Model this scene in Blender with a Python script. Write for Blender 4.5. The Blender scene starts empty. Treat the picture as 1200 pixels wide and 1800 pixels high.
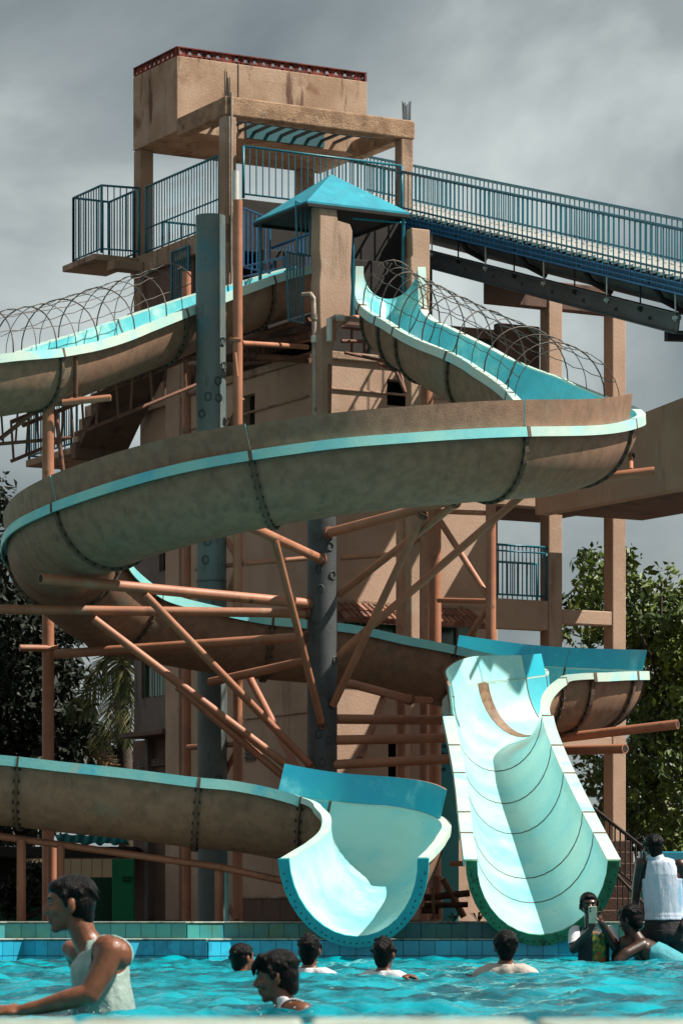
import bpy, bmesh, math, random
import numpy as np
from mathutils import Vector, Matrix, noise
random.seed(7); rng = np.random.default_rng(7)
F = 5900.0; HZ = 1612.0; EYE = 0.37
sc = bpy.context.scene
# ---------------------------------------------------------------- camera
cam_d = bpy.data.cameras.new('camera'); cam = bpy.data.objects.new('camera', cam_d)
sc.collection.objects.link(cam); sc.camera = cam
cam.location = (0, 0, EYE); cam.rotation_euler = (math.radians(90), 0, 0)
cam_d.sensor_fit = 'VERTICAL'; cam_d.sensor_height = 36; cam_d.sensor_width = 24
cam_d.lens = F / 1800 * 36; cam_d.shift_y = (HZ - 900) / 1800
cam_d.clip_start = 0.2; cam_d.clip_end = 3000
cam_d.dof.use_dof = True; cam_d.dof.focus_distance = 30; cam_d.dof.aperture_fstop = 11
# ---------------------------------------------------------------- light
SUN_EL = 52.0; SX, SY = 0.991, -0.13           # towards the sun, horizontally
el = math.radians(SUN_EL)
sdir = Vector((SX*math.cos(el), SY*math.cos(el), math.sin(el))).normalized()
sun_d = bpy.data.lights.new('sun', 'SUN'); sun = bpy.data.objects.new('sun', sun_d); sc.collection.objects.link(sun)
sun_d.energy = 5.0; sun_d.angle = math.radians(0.53); sun_d.color = (1.0, 0.94, 0.84)
sun.rotation_euler = (-sdir).to_track_quat('-Z', 'Y').to_euler(); sun.location = (8, 0, 30)
w = bpy.data.worlds.new('World'); sc.world = w; w.use_nodes = True
nt = w.node_tree; nt.nodes.clear(); N = nt.nodes.new; L = nt.links.new
out = N('ShaderNodeOutputWorld'); bg = N('ShaderNodeBackground'); bg.inputs[1].default_value = 0.062
sky = N('ShaderNodeTexSky'); sky.sky_type = 'NISHITA'; sky.sun_disc = False
sky.sun_elevation = el; sky.sun_rotation = math.atan2(SX, SY)
tc = N('ShaderNodeTexCoord'); mp = N('ShaderNodeMapping'); mp.inputs['Scale'].default_value = (1, 1, 1.7)
L(tc.outputs['Generated'], mp.inputs['Vector'])
mp.inputs['Location'].default_value = (0.31, 0.0, 0.12)
n1 = N('ShaderNodeTexNoise'); n1.inputs['Scale'].default_value = 5.0; n1.inputs['Detail'].default_value = 7; n1.inputs['Roughness'].default_value = 0.5
n1.inputs['Distortion'].default_value = 0.25
L(mp.outputs['Vector'], n1.inputs['Vector'])
cr = N('ShaderNodeValToRGB'); e = cr.color_ramp.elements
e[0].position = 0.33; e[0].color = (1.2, 1.5, 1.6, 1); e[1].position = 0.64; e[1].color = (6.9, 7.5, 7.2, 1)
q = cr.color_ramp.elements.new(0.5); q.color = (3.3, 3.7, 3.7, 1)
L(n1.outputs['Fac'], cr.inputs['Fac'])
mx = N('ShaderNodeMix'); mx.data_type = 'RGBA'; mx.inputs['Factor'].default_value = 0.9
L(sky.outputs['Color'], mx.inputs['A']); L(cr.outputs['Color'], mx.inputs['B'])
L(mx.outputs['Result'], bg.inputs[0]); L(bg.outputs[0], out.inputs[0])
vs = sc.view_settings; vs.view_transform = 'Standard'; vs.look = 'None'; vs.exposure = 0.8; vs.gamma = 1.0; vs.use_curve_mapping = False
sc.render.resolution_x = 682; sc.render.resolution_y = 1024
# ---------------------------------------------------------------- helpers
col = bpy.data.collections.new('scene'); sc.collection.children.link(col)
def P(px, py, d): return Vector(((px-600)/F*d, d, EYE+(HZ-py)/F*d))
def ZZ(py, d): return EYE+(HZ-py)/F*d
WORLD = {}
def tag(o, label=None, cat=None, group=None, kind=None):
    if label: o['label'] = label
    if cat: o['category'] = cat
    if group: o['group'] = group
    if kind: o['kind'] = kind
    return o
def thing(name, label, cat, loc=(0, 0, 0), group=None):
    o = bpy.data.objects.new(name, None); col.objects.link(o); o.location = loc; o.empty_display_size = 0.2
    WORLD[o.name] = Vector(loc)
    return tag(o, label, cat, group)
class MB:
    def __init__(s): s.v = []; s.f = []; s.m = []
    def add(s, vs, fs, mi=0):
        o = len(s.v); s.v.extend([tuple(p) for p in vs]); s.f.extend([tuple(i+o for i in f) for f in fs]); s.m.extend([mi]*len(fs)); return s
    def hexa(s, p, mi=0):   # 8 points: bottom 4 ccw, top 4 ccw
        return s.add(p, [(3,2,1,0),(4,5,6,7),(0,1,5,4),(1,2,6,5),(2,3,7,6),(3,0,4,7)], mi)
    def box(s, a, b, mi=0):
        x0,y0,z0 = a; x1,y1,z1 = b
        return s.hexa([(x0,y0,z0),(x1,y0,z0),(x1,y1,z0),(x0,y1,z0),(x0,y0,z1),(x1,y0,z1),(x1,y1,z1),(x0,y1,z1)], mi)
    def bar(s, a, b, w, h, mi=0, up=(0,0,1)):
        a = Vector(a); b = Vector(b); t = (b-a).normalized(); up = Vector(up)
        if abs(t.dot(up)) > 0.98: up = Vector((0.874,0.486,0))
        r = t.cross(up).normalized(); u = r.cross(t).normalized()
        r = r*w/2; u = u*h/2
        return s.hexa([a-r-u, a+r-u, b+r-u, b-r-u, a-r+u, a+r+u, b+r+u, b-r+u], mi)
    def tube(s, pts, rad, n=8, mi=0, cap=True, closed=False):
        pts = [Vector(p) for p in pts]; k = len(pts)
        if not hasattr(rad, '__len__'): rad = [rad]*k
        vs = []; prev = None
        for i, p in enumerate(pts):
            if closed: t = pts[(i+1) % k]-pts[i-1]
            else: t = pts[min(i+1, k-1)]-pts[max(i-1, 0)]
            t.normalize()
            if prev is None:
                r = t.cross(Vector((0,0,1)))
                if r.length < 0.05: r = t.cross(Vector((0,1,0)))
            else: r = prev-t*prev.dot(t)
            r.normalize(); prev = r; u = t.cross(r)
            for j in range(n):
                a = 2*math.pi*j/n; vs.append(p+(r*math.cos(a)+u*math.sin(a))*rad[i])
        fs = []
        for i in range(k if closed else k-1):
            for j in range(n):
                a = i*n+j; b = i*n+(j+1) % n; i2 = ((i+1) % k)*n
                fs.append((a, b, i2+(j+1) % n, i2+j))
        if cap and not closed:
            fs.append(tuple(range(n-1, -1, -1))); fs.append(tuple((k-1)*n+j for j in range(n)))
        return s.add(vs, fs, mi)
    def build(s, name, mats, parent=None, smooth=False, bevel=0.0, recenter=True):
        me = bpy.data.meshes.new(name); v = np.array(s.v, dtype=float)
        c = (v.min(0)+v.max(0))/2 if recenter else np.zeros(3)
        if recenter: c[2] = v[:,2].min()
        me.from_pydata((v-c).tolist(), [], s.f)
        if not isinstance(mats, (list, tuple)): mats = [mats]
        for m in mats: me.materials.append(m)
        if len(mats) > 1: me.polygons.foreach_set('material_index', s.m)
        if smooth: me.polygons.foreach_set('use_smooth', [True]*len(me.polygons))
        me.update()
        return place(name, me, c, parent, bevel)
def place(name, me, loc, parent=None, bevel=0.0, rot=None):
    o = bpy.data.objects.new(name, me); col.objects.link(o); loc = Vector(loc)
    WORLD[o.name] = loc
    if parent is not None: o.parent = parent; o.location = loc-WORLD[parent.name]
    else: o.location = loc
    if rot: o.rotation_euler = rot
    if bevel:
        b = o.modifiers.new('bevel', 'BEVEL'); b.width = bevel; b.segments = 2; b.limit_method = 'ANGLE'
    return o
def autosmooth(o, ang=40):
    me = o.data
    bm = bmesh.new(); bm.from_mesh(me)
    for f in bm.faces: f.smooth = True
    lim = math.radians(ang)
    for ed in bm.edges:
        if len(ed.link_faces) == 2 and ed.calc_face_angle(0) > lim: ed.smooth = False
    bm.to_mesh(me); bm.free(); return o
# ---------------------------------------------------------------- materials
def mat(name, c1, c2=None, rough=0.7, scale=3.0, c3=None, s3=1.2, t3=(0.52, 0.66), bump=0.0, bscale=40, metal=0.0, streak=False, spec=0.5, rnd=0.0, coat=0.0, c4=None, s4=2.0, t4=(0.55,0.7), stretch=(1,1,1)):
    kk = 1.0 if ('gelcoat' in name or 'rim_paint' in name or 'guard' in name) else 0.8      # overall paint and plaster darkness
    sc3 = lambda c: None if c is None else tuple(x*kk for x in c)
    c1 = sc3(c1); c2 = sc3(c2); c3 = sc3(c3); c4 = sc3(c4)
    m = bpy.data.materials.new(name); m.use_nodes = True; t = m.node_tree; n = t.nodes.new; l = t.links.new
    b = t.nodes['Principled BSDF']; b.inputs['Roughness'].default_value = rough; b.inputs['Metallic'].default_value = metal
    b.inputs['Specular IOR Level'].default_value = spec; b.inputs['Coat Weight'].default_value = coat
    g = n('ShaderNodeNewGeometry')
    mp = n('ShaderNodeMapping'); mp.inputs['Scale'].default_value = stretch; l(g.outputs['Position'], mp.inputs['Vector'])
    def nz(sc_, det=5, src=None, r=0.6):
        x = n('ShaderNodeTexNoise'); x.inputs['Scale'].default_value = sc_; x.inputs['Detail'].default_value = det; x.inputs['Roughness'].default_value = r
        l((src or mp).outputs['Vector'], x.inputs['Vector']); return x
    def ramp(src, a, bb):
        r = n('ShaderNodeMapRange'); r.inputs[1].default_value = a; r.inputs[2].default_value = bb; r.interpolation_type = 'SMOOTHSTEP'; l(src, r.inputs[0]); return r.outputs[0]
    cur = None
    if c2 is None: c2 = tuple(x*0.82 for x in c1)
    mxx = n('ShaderNodeMix'); mxx.data_type = 'RGBA'; mxx.inputs['A'].default_value = (*c1, 1); mxx.inputs['B'].default_value = (*c2, 1)
    l(ramp(nz(scale).outputs['Fac'], 0.36, 0.64), mxx.inputs['Factor']); cur = mxx.outputs['Result']
    for (cc, ss, tt, st) in ((c3, s3, t3, streak), (c4, s4, t4, False)):
        if cc is None: continue
        src = mp
        if st:
            src = n('ShaderNodeMapping'); src.inputs['Scale'].default_value = (3.0, 3.0, 0.45); l(g.outputs['Position'], src.inputs['Vector'])
        x = n('ShaderNodeMix'); x.data_type = 'RGBA'; l(cur, x.inputs['A']); x.inputs['B'].default_value = (*cc, 1)
        l(ramp(nz(ss, 8, src, 0.68).outputs['Fac'], *tt), x.inputs['Factor']); cur = x.outputs['Result']
    if rnd:
        oi = n('ShaderNodeObjectInfo'); mr = n('ShaderNodeMapRange'); mr.inputs[3].default_value = 1-rnd; mr.inputs[4].default_value = 1+rnd
        l(oi.outputs['Random'], mr.inputs[0]); vm = n('ShaderNodeVectorMath'); vm.operation = 'SCALE'
        l(cur, vm.inputs[0]); l(mr.outputs[0], vm.inputs['Scale']); cur = vm.outputs[0]
    l(cur, b.inputs['Base Color'])
    # uneven gloss
    rr = n('ShaderNodeMapRange'); rr.inputs[3].default_value = max(0.02, rough-0.1); rr.inputs[4].default_value = min(1, rough+0.12)
    l(nz(9).outputs['Fac'], rr.inputs[0]); l(rr.outputs[0], b.inputs['Roughness'])
    if bump:
        bp = n('ShaderNodeBump'); bp.inputs['Strength'].default_value = bump; bp.inputs['Distance'].default_value = 0.02
        l(nz(bscale, 6).outputs['Fac'], bp.inputs['Height']); l(bp.outputs[0], b.inputs['Normal'])
    return m
M = {}
M['wall'] = mat('painted_plaster', (0.50,0.33,0.235), (0.42,0.27,0.185), 0.85, 1.6, c3=(0.13,0.08,0.055), s3=1.3, t3=(0.56,0.8), bump=0.25, streak=True, c4=(0.46,0.34,0.26), s4=3.5)
M['wall2'] = mat('aged_concrete', (0.40,0.26,0.175), (0.31,0.195,0.125), 0.9, 2.2, c3=(0.09,0.045,0.028), s3=1.5, t3=(0.5,0.72), bump=0.5, bscale=30, streak=True, c4=(0.44,0.33,0.26), s4=2.4, t4=(0.5,0.66))
M['tank'] = mat('tank_plaster', (0.47,0.32,0.22), (0.36,0.225,0.14), 0.88, 1.9, c3=(0.13,0.06,0.035), s3=2.2, t3=(0.54,0.68), bump=0.3, streak=True, c4=(0.22,0.10,0.055), s4=1.1, t4=(0.54,0.66))
M['beam'] = mat('rough_concrete_beam', (0.42,0.26,0.155), (0.26,0.15,0.085), 0.92, 5, c3=(0.05,0.03,0.02), s3=6, t3=(0.55,0.7), bump=0.7, bscale=45, c4=(0.42,0.30,0.21), s4=9)
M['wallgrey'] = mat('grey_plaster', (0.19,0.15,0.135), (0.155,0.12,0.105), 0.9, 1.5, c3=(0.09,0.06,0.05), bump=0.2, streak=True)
M['wallbrown'] = mat('brown_plaster_and_shade', (0.15,0.085,0.062), (0.12,0.065,0.045), 0.9, 1.5, c3=(0.07,0.035,0.025), bump=0.3, streak=True)  # brown plaster, darkened further in place of ground floor shade
M['dark'] = mat('dark_parts_and_shade', (0.018,0.014,0.012), None, 0.9)  # near-black, for dark parts and for shade painted inside openings
M['orange'] = mat('orange_pipe_paint', (0.45,0.18,0.095), (0.36,0.135,0.068), 0.55, 2.5, c3=(0.10,0.042,0.026), s3=6, t3=(0.56,0.72), bump=0.12, bscale=60, c4=(0.40,0.22,0.135), s4=3)
M['orangedk'] = mat('rusty_orange_steel', (0.22,0.085,0.045), (0.13,0.05,0.03), 0.7, 6, c3=(0.05,0.022,0.015), s3=8, bump=0.3)
M['post'] = mat('blue_grey_post_paint', (0.13,0.16,0.15), (0.095,0.125,0.12), 0.6, 2.0, c3=(0.04,0.045,0.04), s3=5, t3=(0.56,0.72), bump=0.15, bscale=50, c4=(0.03,0.17,0.22), s4=1.0, t4=(0.5,0.72), streak=True)
M['postgrey'] = mat('grey_steel_paint', (0.065,0.07,0.072), (0.045,0.05,0.052), 0.55, 2.0, c3=(0.03,0.028,0.026), s3=5, bump=0.15)
M['rail'] = mat('blue_rail_paint', (0.002,0.17,0.23), (0.002,0.12,0.17), 0.4, 6, c3=(0.03,0.03,0.03), s3=12, t3=(0.62,0.75))
M['railblue'] = mat('bright_blue_paint', (0.01,0.16,0.36), (0.01,0.12,0.27), 0.45, 6, c3=(0.02,0.04,0.05), s3=10, t3=(0.62,0.75))
M['canopy'] = mat('blue_canopy_paint', (0.0,0.29,0.39), (0.0,0.23,0.32), 0.75, 4, c3=(0.02,0.34,0.42), s3=5, t3=(0.5,0.75), bump=0.1)
M['inner'] = mat('cyan_gelcoat', (0.07,0.40,0.47), (0.12,0.48,0.50), 0.28, 1.3, c3=(0.10,0.58,0.70), s3=1.0, t3=(0.48,0.75), coat=0.15, c4=(0.60,0.76,0.62), s4=1.3, t4=(0.52,0.75), bump=0.03, bscale=12)
M['bleach'] = mat('bleached_gelcoat', (0.40,0.64,0.58), (0.22,0.58,0.60), 0.3, 1.4, c3=(0.06,0.46,0.58), s3=1.1, t3=(0.52,0.8), coat=0.15, c4=(0.56,0.56,0.38), s4=1.5, t4=(0.56,0.78), bump=0.03, bscale=12)
M['guardin'] = mat('cyan_guard_blue_shade', (0.01,0.32,0.46), (0.015,0.37,0.46), 0.35, 1.6, c3=(0.15,0.55,0.6), s3=1.5, bump=0.03, c4=(0.05,0.2,0.24), s4=7, t4=(0.65,0.75))  # cyan guard, its shade put into the colour as saturated blue
M['lip'] = mat('cyan_rim_paint', (0.25,0.55,0.50), (0.15,0.48,0.50), 0.45, 2.2, c3=(0.04,0.42,0.56), s3=1.3, t3=(0.54,0.68), bump=0.1, c4=(0.42,0.44,0.34), s4=4, t4=(0.58,0.72))
M['lipw'] = mat('chalky_rim_paint', (0.46,0.56,0.48), (0.36,0.53,0.48), 0.5, 2.5, c3=(0.25,0.62,0.64), s3=1.5, bump=0.08, c4=(0.40,0.42,0.34), s4=6, t4=(0.62,0.74))
M['darkteal'] = mat('dark_teal_paint', (0.008,0.10,0.12), None, 0.7, 2)
M['stain'] = mat('brown_resin_stain', (0.16,0.075,0.035), (0.26,0.15,0.08), 0.6, 9)
M['outer'] = mat('weathered_fibreglass', (0.33,0.185,0.115), (0.25,0.14,0.085), 0.66, 9, c3=(0.10,0.07,0.05), s3=3.6, t3=(0.54,0.8), bump=0.35, bscale=90, c4=(0.19,0.20,0.14), s4=1.3, t4=(0.56,0.76), streak=True)
M['seam'] = mat('grimy_seam', (0.09,0.06,0.04), (0.15,0.095,0.06), 0.8, 14)
M['exitrim'] = mat('teal_flange_paint', (0.02,0.36,0.44), (0.03,0.42,0.46), 0.5, 5, c3=(0.05,0.14,0.05), s3=5, t3=(0.62,0.78), bump=0.2)
M['exitmoss'] = mat('mossy_flange', (0.05,0.26,0.14), (0.03,0.17,0.07), 0.75, 6, c3=(0.02,0.03,0.012), s3=8, bump=0.5)
M['bolt'] = mat('rusty_bolt', (0.02,0.014,0.012), None, 0.6, 9)
M['wire'] = mat('weathered_cage_wire', (0.11,0.085,0.07), (0.05,0.035,0.03), 0.5, 7, metal=0.3)
M['white'] = mat('white_deck_paint', (0.72,0.70,0.66), (0.6,0.58,0.54), 0.6, 3, c3=(0.3,0.2,0.15), s3=4, t3=(0.6,0.75))
M['brick'] = mat('terracotta', (0.26,0.045,0.025), (0.16,0.03,0.02), 0.85, 9, c3=(0.04,0.02,0.015), s3=7, rnd=0.2, bump=0.3)
M['rooftile'] = mat('clay_roof_tile', (0.34,0.16,0.105), (0.22,0.095,0.06), 0.85, 6, c3=(0.08,0.05,0.04), s3=7, rnd=0.25, bump=0.4)
M['pvc'] = mat('grey_pvc_pipe', (0.42,0.33,0.27), (0.3,0.23,0.19), 0.5, 4, c3=(0.12,0.08,0.06), s3=5)
M['pvcw'] = mat('white_plastic_pipe', (0.72,0.68,0.62), None, 0.4, 4)
M['tile'] = mat('cyan_pool_tile', (0.03,0.40,0.60), (0.04,0.46,0.64), 0.22, 3, c3=(0.03,0.28,0.42), s3=3, rnd=0.16, bump=0.03, coat=0.2)
M['tilet'] = mat('teal_worn_tile', (0.045,0.30,0.36), (0.06,0.34,0.32), 0.3, 3, c3=(0.09,0.24,0.12), s3=1.1, t3=(0.58,0.74), rnd=0.18, bump=0.06, coat=0.1)
M['grout'] = mat('tile_grout', (0.07,0.10,0.11), None, 0.9)
M['coping'] = mat('coping_cement', (0.46,0.50,0.42), (0.26,0.34,0.29), 0.85, 7, c3=(0.14,0.12,0.07), s3=9, bump=0.6)
M['ground'] = mat('concrete_ground', (0.085,0.065,0.05), (0.065,0.05,0.04), 0.95, 1.0, bump=0.3)
M['glassg'] = mat('green_curtained_glass', (0.01,0.09,0.045), (0.003,0.03,0.015), 0.15, 6, c3=(0.02,0.16,0.07), s3=5, stretch=(1,1,0.15))
M['glass'] = mat('dark_window_glass', (0.006,0.008,0.008), None, 0.08, 3)
M['green'] = mat('green_painted_wall', (0.0,0.20,0.075), (0.0,0.16,0.06), 0.8, 1.2)
M['darkgreen'] = mat('dark_green_wall', (0.0,0.045,0.018), None, 0.85, 1.2)
M['cream'] = mat('cream_wall', (0.42,0.33,0.21), None, 0.9, 1.2)
M['tarp'] = mat('teal_tarpaulin', (0.01,0.26,0.28), (0.01,0.16,0.18), 0.6, 3)
M['bark'] = mat('tree_bark', (0.085,0.06,0.042), (0.05,0.035,0.025), 0.95, 8, bump=0.6)
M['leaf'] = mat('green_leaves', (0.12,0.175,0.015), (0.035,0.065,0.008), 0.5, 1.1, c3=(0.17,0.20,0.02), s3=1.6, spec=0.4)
M['leafd'] = mat('shaded_leaves', (0.006,0.011,0.004), (0.011,0.018,0.006), 0.6, 1.5, spec=0.3)  # near-black green, the trees' shade put into the leaf colour
M['palm'] = mat('palm_frond', (0.07,0.10,0.025), (0.13,0.11,0.04), 0.5, 2.5, spec=0.4)
M['drypalm'] = mat('dry_palm_frond', (0.34,0.19,0.09), (0.2,0.11,0.05), 0.7, 4)
def skin(name, c):
    m = mat(name, c, tuple(x*0.72 for x in c), 0.38, 22, bump=0.18, bscale=160, spec=0.4, coat=0.12, c3=tuple(x*1.25 for x in c), s3=9, t3=(.5,.7))
    b = m.node_tree.nodes['Principled BSDF']; b.inputs['Coat Roughness'].default_value = 0.12
    b.inputs['Subsurface Weight'].default_value = 0.0
    return m
M['skin'] = skin('wet_brown_skin', (0.23,0.075,0.032)); M['skin2'] = skin('brown_skin', (0.17,0.06,0.03)); M['skin3'] = skin('dark_brown_skin_and_shade', (0.055,0.022,0.013))  # the third skin is dark brown, lowered further in place of shade
M['hair'] = mat('wet_black_hair', (0.004,0.0035,0.0035), (0.008,0.007,0.006), 0.26, 20, bump=0.6, bscale=120, stretch=(1,1,0.22), spec=0.1)
M['lips'] = mat('lips', (0.16,0.045,0.035), None, 0.4); M['eye'] = mat('eye', (0.03,0.02,0.015), None, 0.1); M['eyew'] = mat('eye_white', (0.2,0.17,0.15), None, 0.3)
M['vest'] = mat('wet_grey_green_vest', (0.36,0.44,0.39), (0.26,0.34,0.30), 0.5, 12, c3=(0.22,0.34,0.33), s3=5, bump=0.5, bscale=26)
M['cloth'] = mat('white_cloth', (0.72,0.70,0.72), (0.62,0.60,0.63), 0.7, 10, bump=0.6, bscale=22, stretch=(1,1,0.4))
M['clothg'] = mat('thin_pinkish_cloth', (0.50,0.42,0.37), (0.44,0.36,0.31), 0.6, 8, bump=0.4, bscale=30)
M['clothb'] = mat('white_vest_bluish_shade', (0.62,0.64,0.72), (0.50,0.56,0.68), 0.6, 5, c3=(0.10,0.38,0.58), s3=3.0, t3=(0.56,0.72), bump=0.6, bscale=24, stretch=(1,1,0.3))  # white top with its bluish shade put into the cloth colour
M['teal'] = mat('teal_cloth', (0.03,0.28,0.34), (0.04,0.33,0.38), 0.7, 8, bump=0.4, bscale=25)
M['navy'] = mat('dark_navy_cloth', (0.015,0.035,0.05), None, 0.8, 8, bump=0.3)
M['print'] = mat('green_and_orange_print', (0.02,0.25,0.05), (0.02,0.03,0.02), 0.6, 12, c3=(0.45,0.35,0.03), s3=14, t3=(0.5,0.6), c4=(0.40,0.10,0.02), s4=9, t4=(0.52,0.6))
M['shorts'] = mat('black_shorts', (0.012,0.011,0.013), None, 0.8, 8, bump=0.4)
M['phone'] = mat('pale_phone_case', (0.55,0.55,0.42), None, 0.35); M['lens'] = mat('phone_lens', (0.01,0.01,0.01), None, 0.1)
M['foam'] = mat('water_drops', (0.85,0.95,0.95), None, 0.08)
M['ink'] = mat('faded_dark_paint', (0.03,0.03,0.025), None, 0.9)
M['teawall'] = mat('teal_low_wall', (0.02,0.22,0.27), None, 0.7, 2)
# ================================================================ SETTING
g = MB(); g.add([(-400,28.9,0.325),(400,28.9,0.325),(400,900,0.325),(-400,900,0.325)], [(0,1,2,3)])
for sg in (-1, 1): g.add([(sg*10,-60,0.325),(sg*400,-60,0.325),(sg*400,28.9,0.325),(sg*10,28.9,0.325)], [(0,1,2,3) if sg > 0 else (3,2,1,0)])
g.add([(-10,-60,0.2),(10,-60,0.2),(10,2.2,0.2),(-10,2.2,0.2)], [(0,1,2,3)])
tag(g.build('ground', M['ground'], recenter=False), kind='structure')
# water: one rippled sheet
def water():
    xs = np.linspace(-4.2, 4.2, 300); ys = np.concatenate([np.linspace(9.0, 14, 230, endpoint=False), np.linspace(14, 20, 210, endpoint=False), np.linspace(20, 28.75, 190)])
    X, Y = np.meshgrid(xs, ys)
    Z = np.zeros_like(X); r = np.random.default_rng(3)
    wx = X+0.15*np.sin(1.7*Y+0.6*X); wy = Y+0.2*np.sin(1.3*X+0.5)
    for i in range(90):
        lam = 0.11*(1.3/0.11)**r.random(); a = r.normal(math.pi/2, 0.75); k = 2*math.pi/lam
        amp = 0.0075*lam**0.85*r.uniform(0.5, 1.2)
        ph = k*(wx*math.cos(a)+wy*math.sin(a))+r.uniform(0, 6.28)
        Z += amp*(1-np.abs(np.sin(ph/2)))*1.6-amp*0.5
    Z -= Z.mean()
    for bx, by, am in ((-0.87,12.4,.012),(-0.6,12.45,.01),(-0.2,12.7,.01),(-0.62,21.3,.008),(-0.19,20.4,.008),(0.27,20.6,.009),(1.0,20.6,.009),(2.04,27.3,.009),(2.6,27.3,.011)):
        rr_ = np.hypot(X-bx, Y-by); Z += am*np.exp(-rr_/0.35)*np.cos(rr_*2*math.pi/0.13)+am*.6*np.exp(-rr_/0.7)*np.cos(rr_*2*math.pi/0.21)
    v = np.stack([X, Y, Z], -1).reshape(-1, 3); nx = len(xs); ny = len(ys)
    i = np.arange((ny-1)*(nx-1)); rr = i//(nx-1); cc = i % (nx-1); a = rr*nx+cc
    f = np.stack([a, a+1, a+nx+1, a+nx], -1)
    me = bpy.data.meshes.new('water'); me.from_pydata(v.tolist(), [], f.tolist()); me.polygons.foreach_set('use_smooth', [True]*len(f))
    b = MB()
    m = bpy.data.materials.new('pool_water'); m.use_nodes = True; t = m.node_tree; n = t.nodes.new; l = t.links.new
    p = t.nodes['Principled BSDF']; p.inputs['Roughness'].default_value = 0.06; p.inputs['IOR'].default_value = 1.33
    p.inputs['Specular IOR Level'].default_value = 0.32
    gm = n('ShaderNodeNewGeometry'); mp = n('ShaderNodeMapping'); mp.inputs['Scale'].default_value = (1.1, 0.55, 1); l(gm.outputs['Position'], mp.inputs['Vector'])
    nz = n('ShaderNodeTexNoise'); nz.inputs['Scale'].default_value = 1.6; nz.inputs['Detail'].default_value = 6; nz.inputs['Distortion'].default_value = 1.2; l(mp.outputs[0], nz.inputs['Vector'])
    cr = n('ShaderNodeValToRGB'); e = cr.color_ramp.elements
    e[0].position = 0.40; e[0].color = (0.0, 0.07, 0.095, 1); e[1].position = 0.58; e[1].color = (0.0, 0.26, 0.32, 1)
    l(nz.outputs['Fac'], cr.inputs['Fac']); l(cr.outputs['Color'], p.inputs['Base Color'])
    nb = n('ShaderNodeTexNoise'); nb.inputs['Scale'].default_value = 9; nb.inputs['Detail'].default_value = 5; nb.inputs['Distortion'].default_value = 0.8; l(gm.outputs['Position'], nb.inputs['Vector'])
    bp = n('ShaderNodeBump'); bp.inputs['Strength'].default_value = 0.55; bp.inputs['Distance'].default_value = 0.03; l(nb.outputs['Fac'], bp.inputs['Height']); l(bp.outputs[0], p.inputs['Normal'])
    me.materials.append(m)
    o = bpy.data.objects.new('water', me); col.objects.link(o); tag(o, kind='structure')
    b.add([(-10,2,-0.09),(10,2,-0.09),(10,28.6,-0.09),(-10,28.6,-0.09)], [(0,1,2,3)])
    m2 = m.copy(); m2.name = 'dimmed_pool_water'; r2 = [x for x in m2.node_tree.nodes if x.type == 'VALTORGB'][0].color_ramp.elements; r2[0].color = (0.0,0.05,0.07,1); r2[1].color = (0.0,0.15,0.19,1)  # basin darkened out of view to cut teal light bounced onto the flumes
    return m2, b
WM, wb = water()
tag(wb.build('pool_basin_water', WM, recenter=False), kind='structure')
# near coping of the pool at the photographer's feet
cp = thing('pool_coping', 'pale rough coping of the near pool edge, out of focus along the bottom', 'pool edge', (0, 3.6, 0))
x = -1.2
k = 0
while x < 1.2:
    wd = random.uniform(0.26, 0.34)
    b = MB(); b.box((x, 3.2, 0.02), (x+wd-0.012, 3.95, 0.2515+random.uniform(-0.0012, 0.0012)))
    b.build('coping_block', M['coping'], cp, bevel=0.006); x += wd
# far pool ledges, tile by tile
def tilemesh(name, m, sz=0.13, th=0.012):
    b = MB(); h = sz/2-0.0022
    b.hexa([(-h,0,0.002),(h,0,0.002),(h,th,0.002),(-h,th,0.002),(-h,0,2*h),(h,0,2*h),(h,th,2*h),(-h,th,2*h)])
    me = bpy.data.meshes.new(name); me.from_pydata(b.v, [], b.f); me.materials.append(m); return me
tm = tilemesh('tile', M['tile']); tmt = tilemesh('tile', M['tilet'])
def ledge(label, line, ztop, rows, back, tmesh, wide=0.13):
    t = thing('pool_ledge', label, 'pool edge', (0, 28.3, 0))
    zb = ztop-0.13*rows-0.012
    co = MB(); cor = MB()
    for (a, b_) in zip(line[:-1], line[1:]):
        a = Vector((*a, 0)); b_ = Vector((*b_, 0)); d = b_-a; Lh = d.length; u = d/Lh; nrm = Vector((u.y, -u.x, 0)); ang = math.atan2(u.y, u.x)
        n = max(1, round(Lh/wide)); st = Lh/n
        co.hexa([a+Vector((0,0,zb-0.3))-nrm*0.0, b_+Vector((0,0,zb-0.3)), Vector((b_.x,back,zb-0.3)), Vector((a.x,back,zb-0.3)),
                 a+Vector((0,0,ztop-0.014)), b_+Vector((0,0,ztop-0.014)), Vector((b_.x,back,ztop-0.014)), Vector((a.x,back,ztop-0.014))])
        o2 = nrm*0.024
        cor.hexa([a+o2+Vector((0,0,ztop-0.0125)), b_+o2+Vector((0,0,ztop-0.0125)), Vector((b_.x,back,ztop-0.0125)), Vector((a.x,back,ztop-0.0125)),
                 a+o2+Vector((0,0,ztop)), b_+o2+Vector((0,0,ztop)), Vector((b_.x,back,ztop)), Vector((a.x,back,ztop))])
        for i in range(n):
            c = a+u*(st*(i+0.5))+nrm*0.012
            for r in range(rows):
                o = place('tile', tmesh, (c.x+random.uniform(-.0006,.0006), c.y+random.uniform(-.001,.001), ztop-0.014-0.13*(r+1)), t, rot=(0, 0, ang))
                o.scale = (st/0.13, 1, 1)
    co.build('ledge_core', M['grout'], t); cor.build('coping', M['coping'], t, bevel=0.003)
def X(px, d): return (px-600)/F*d
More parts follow.
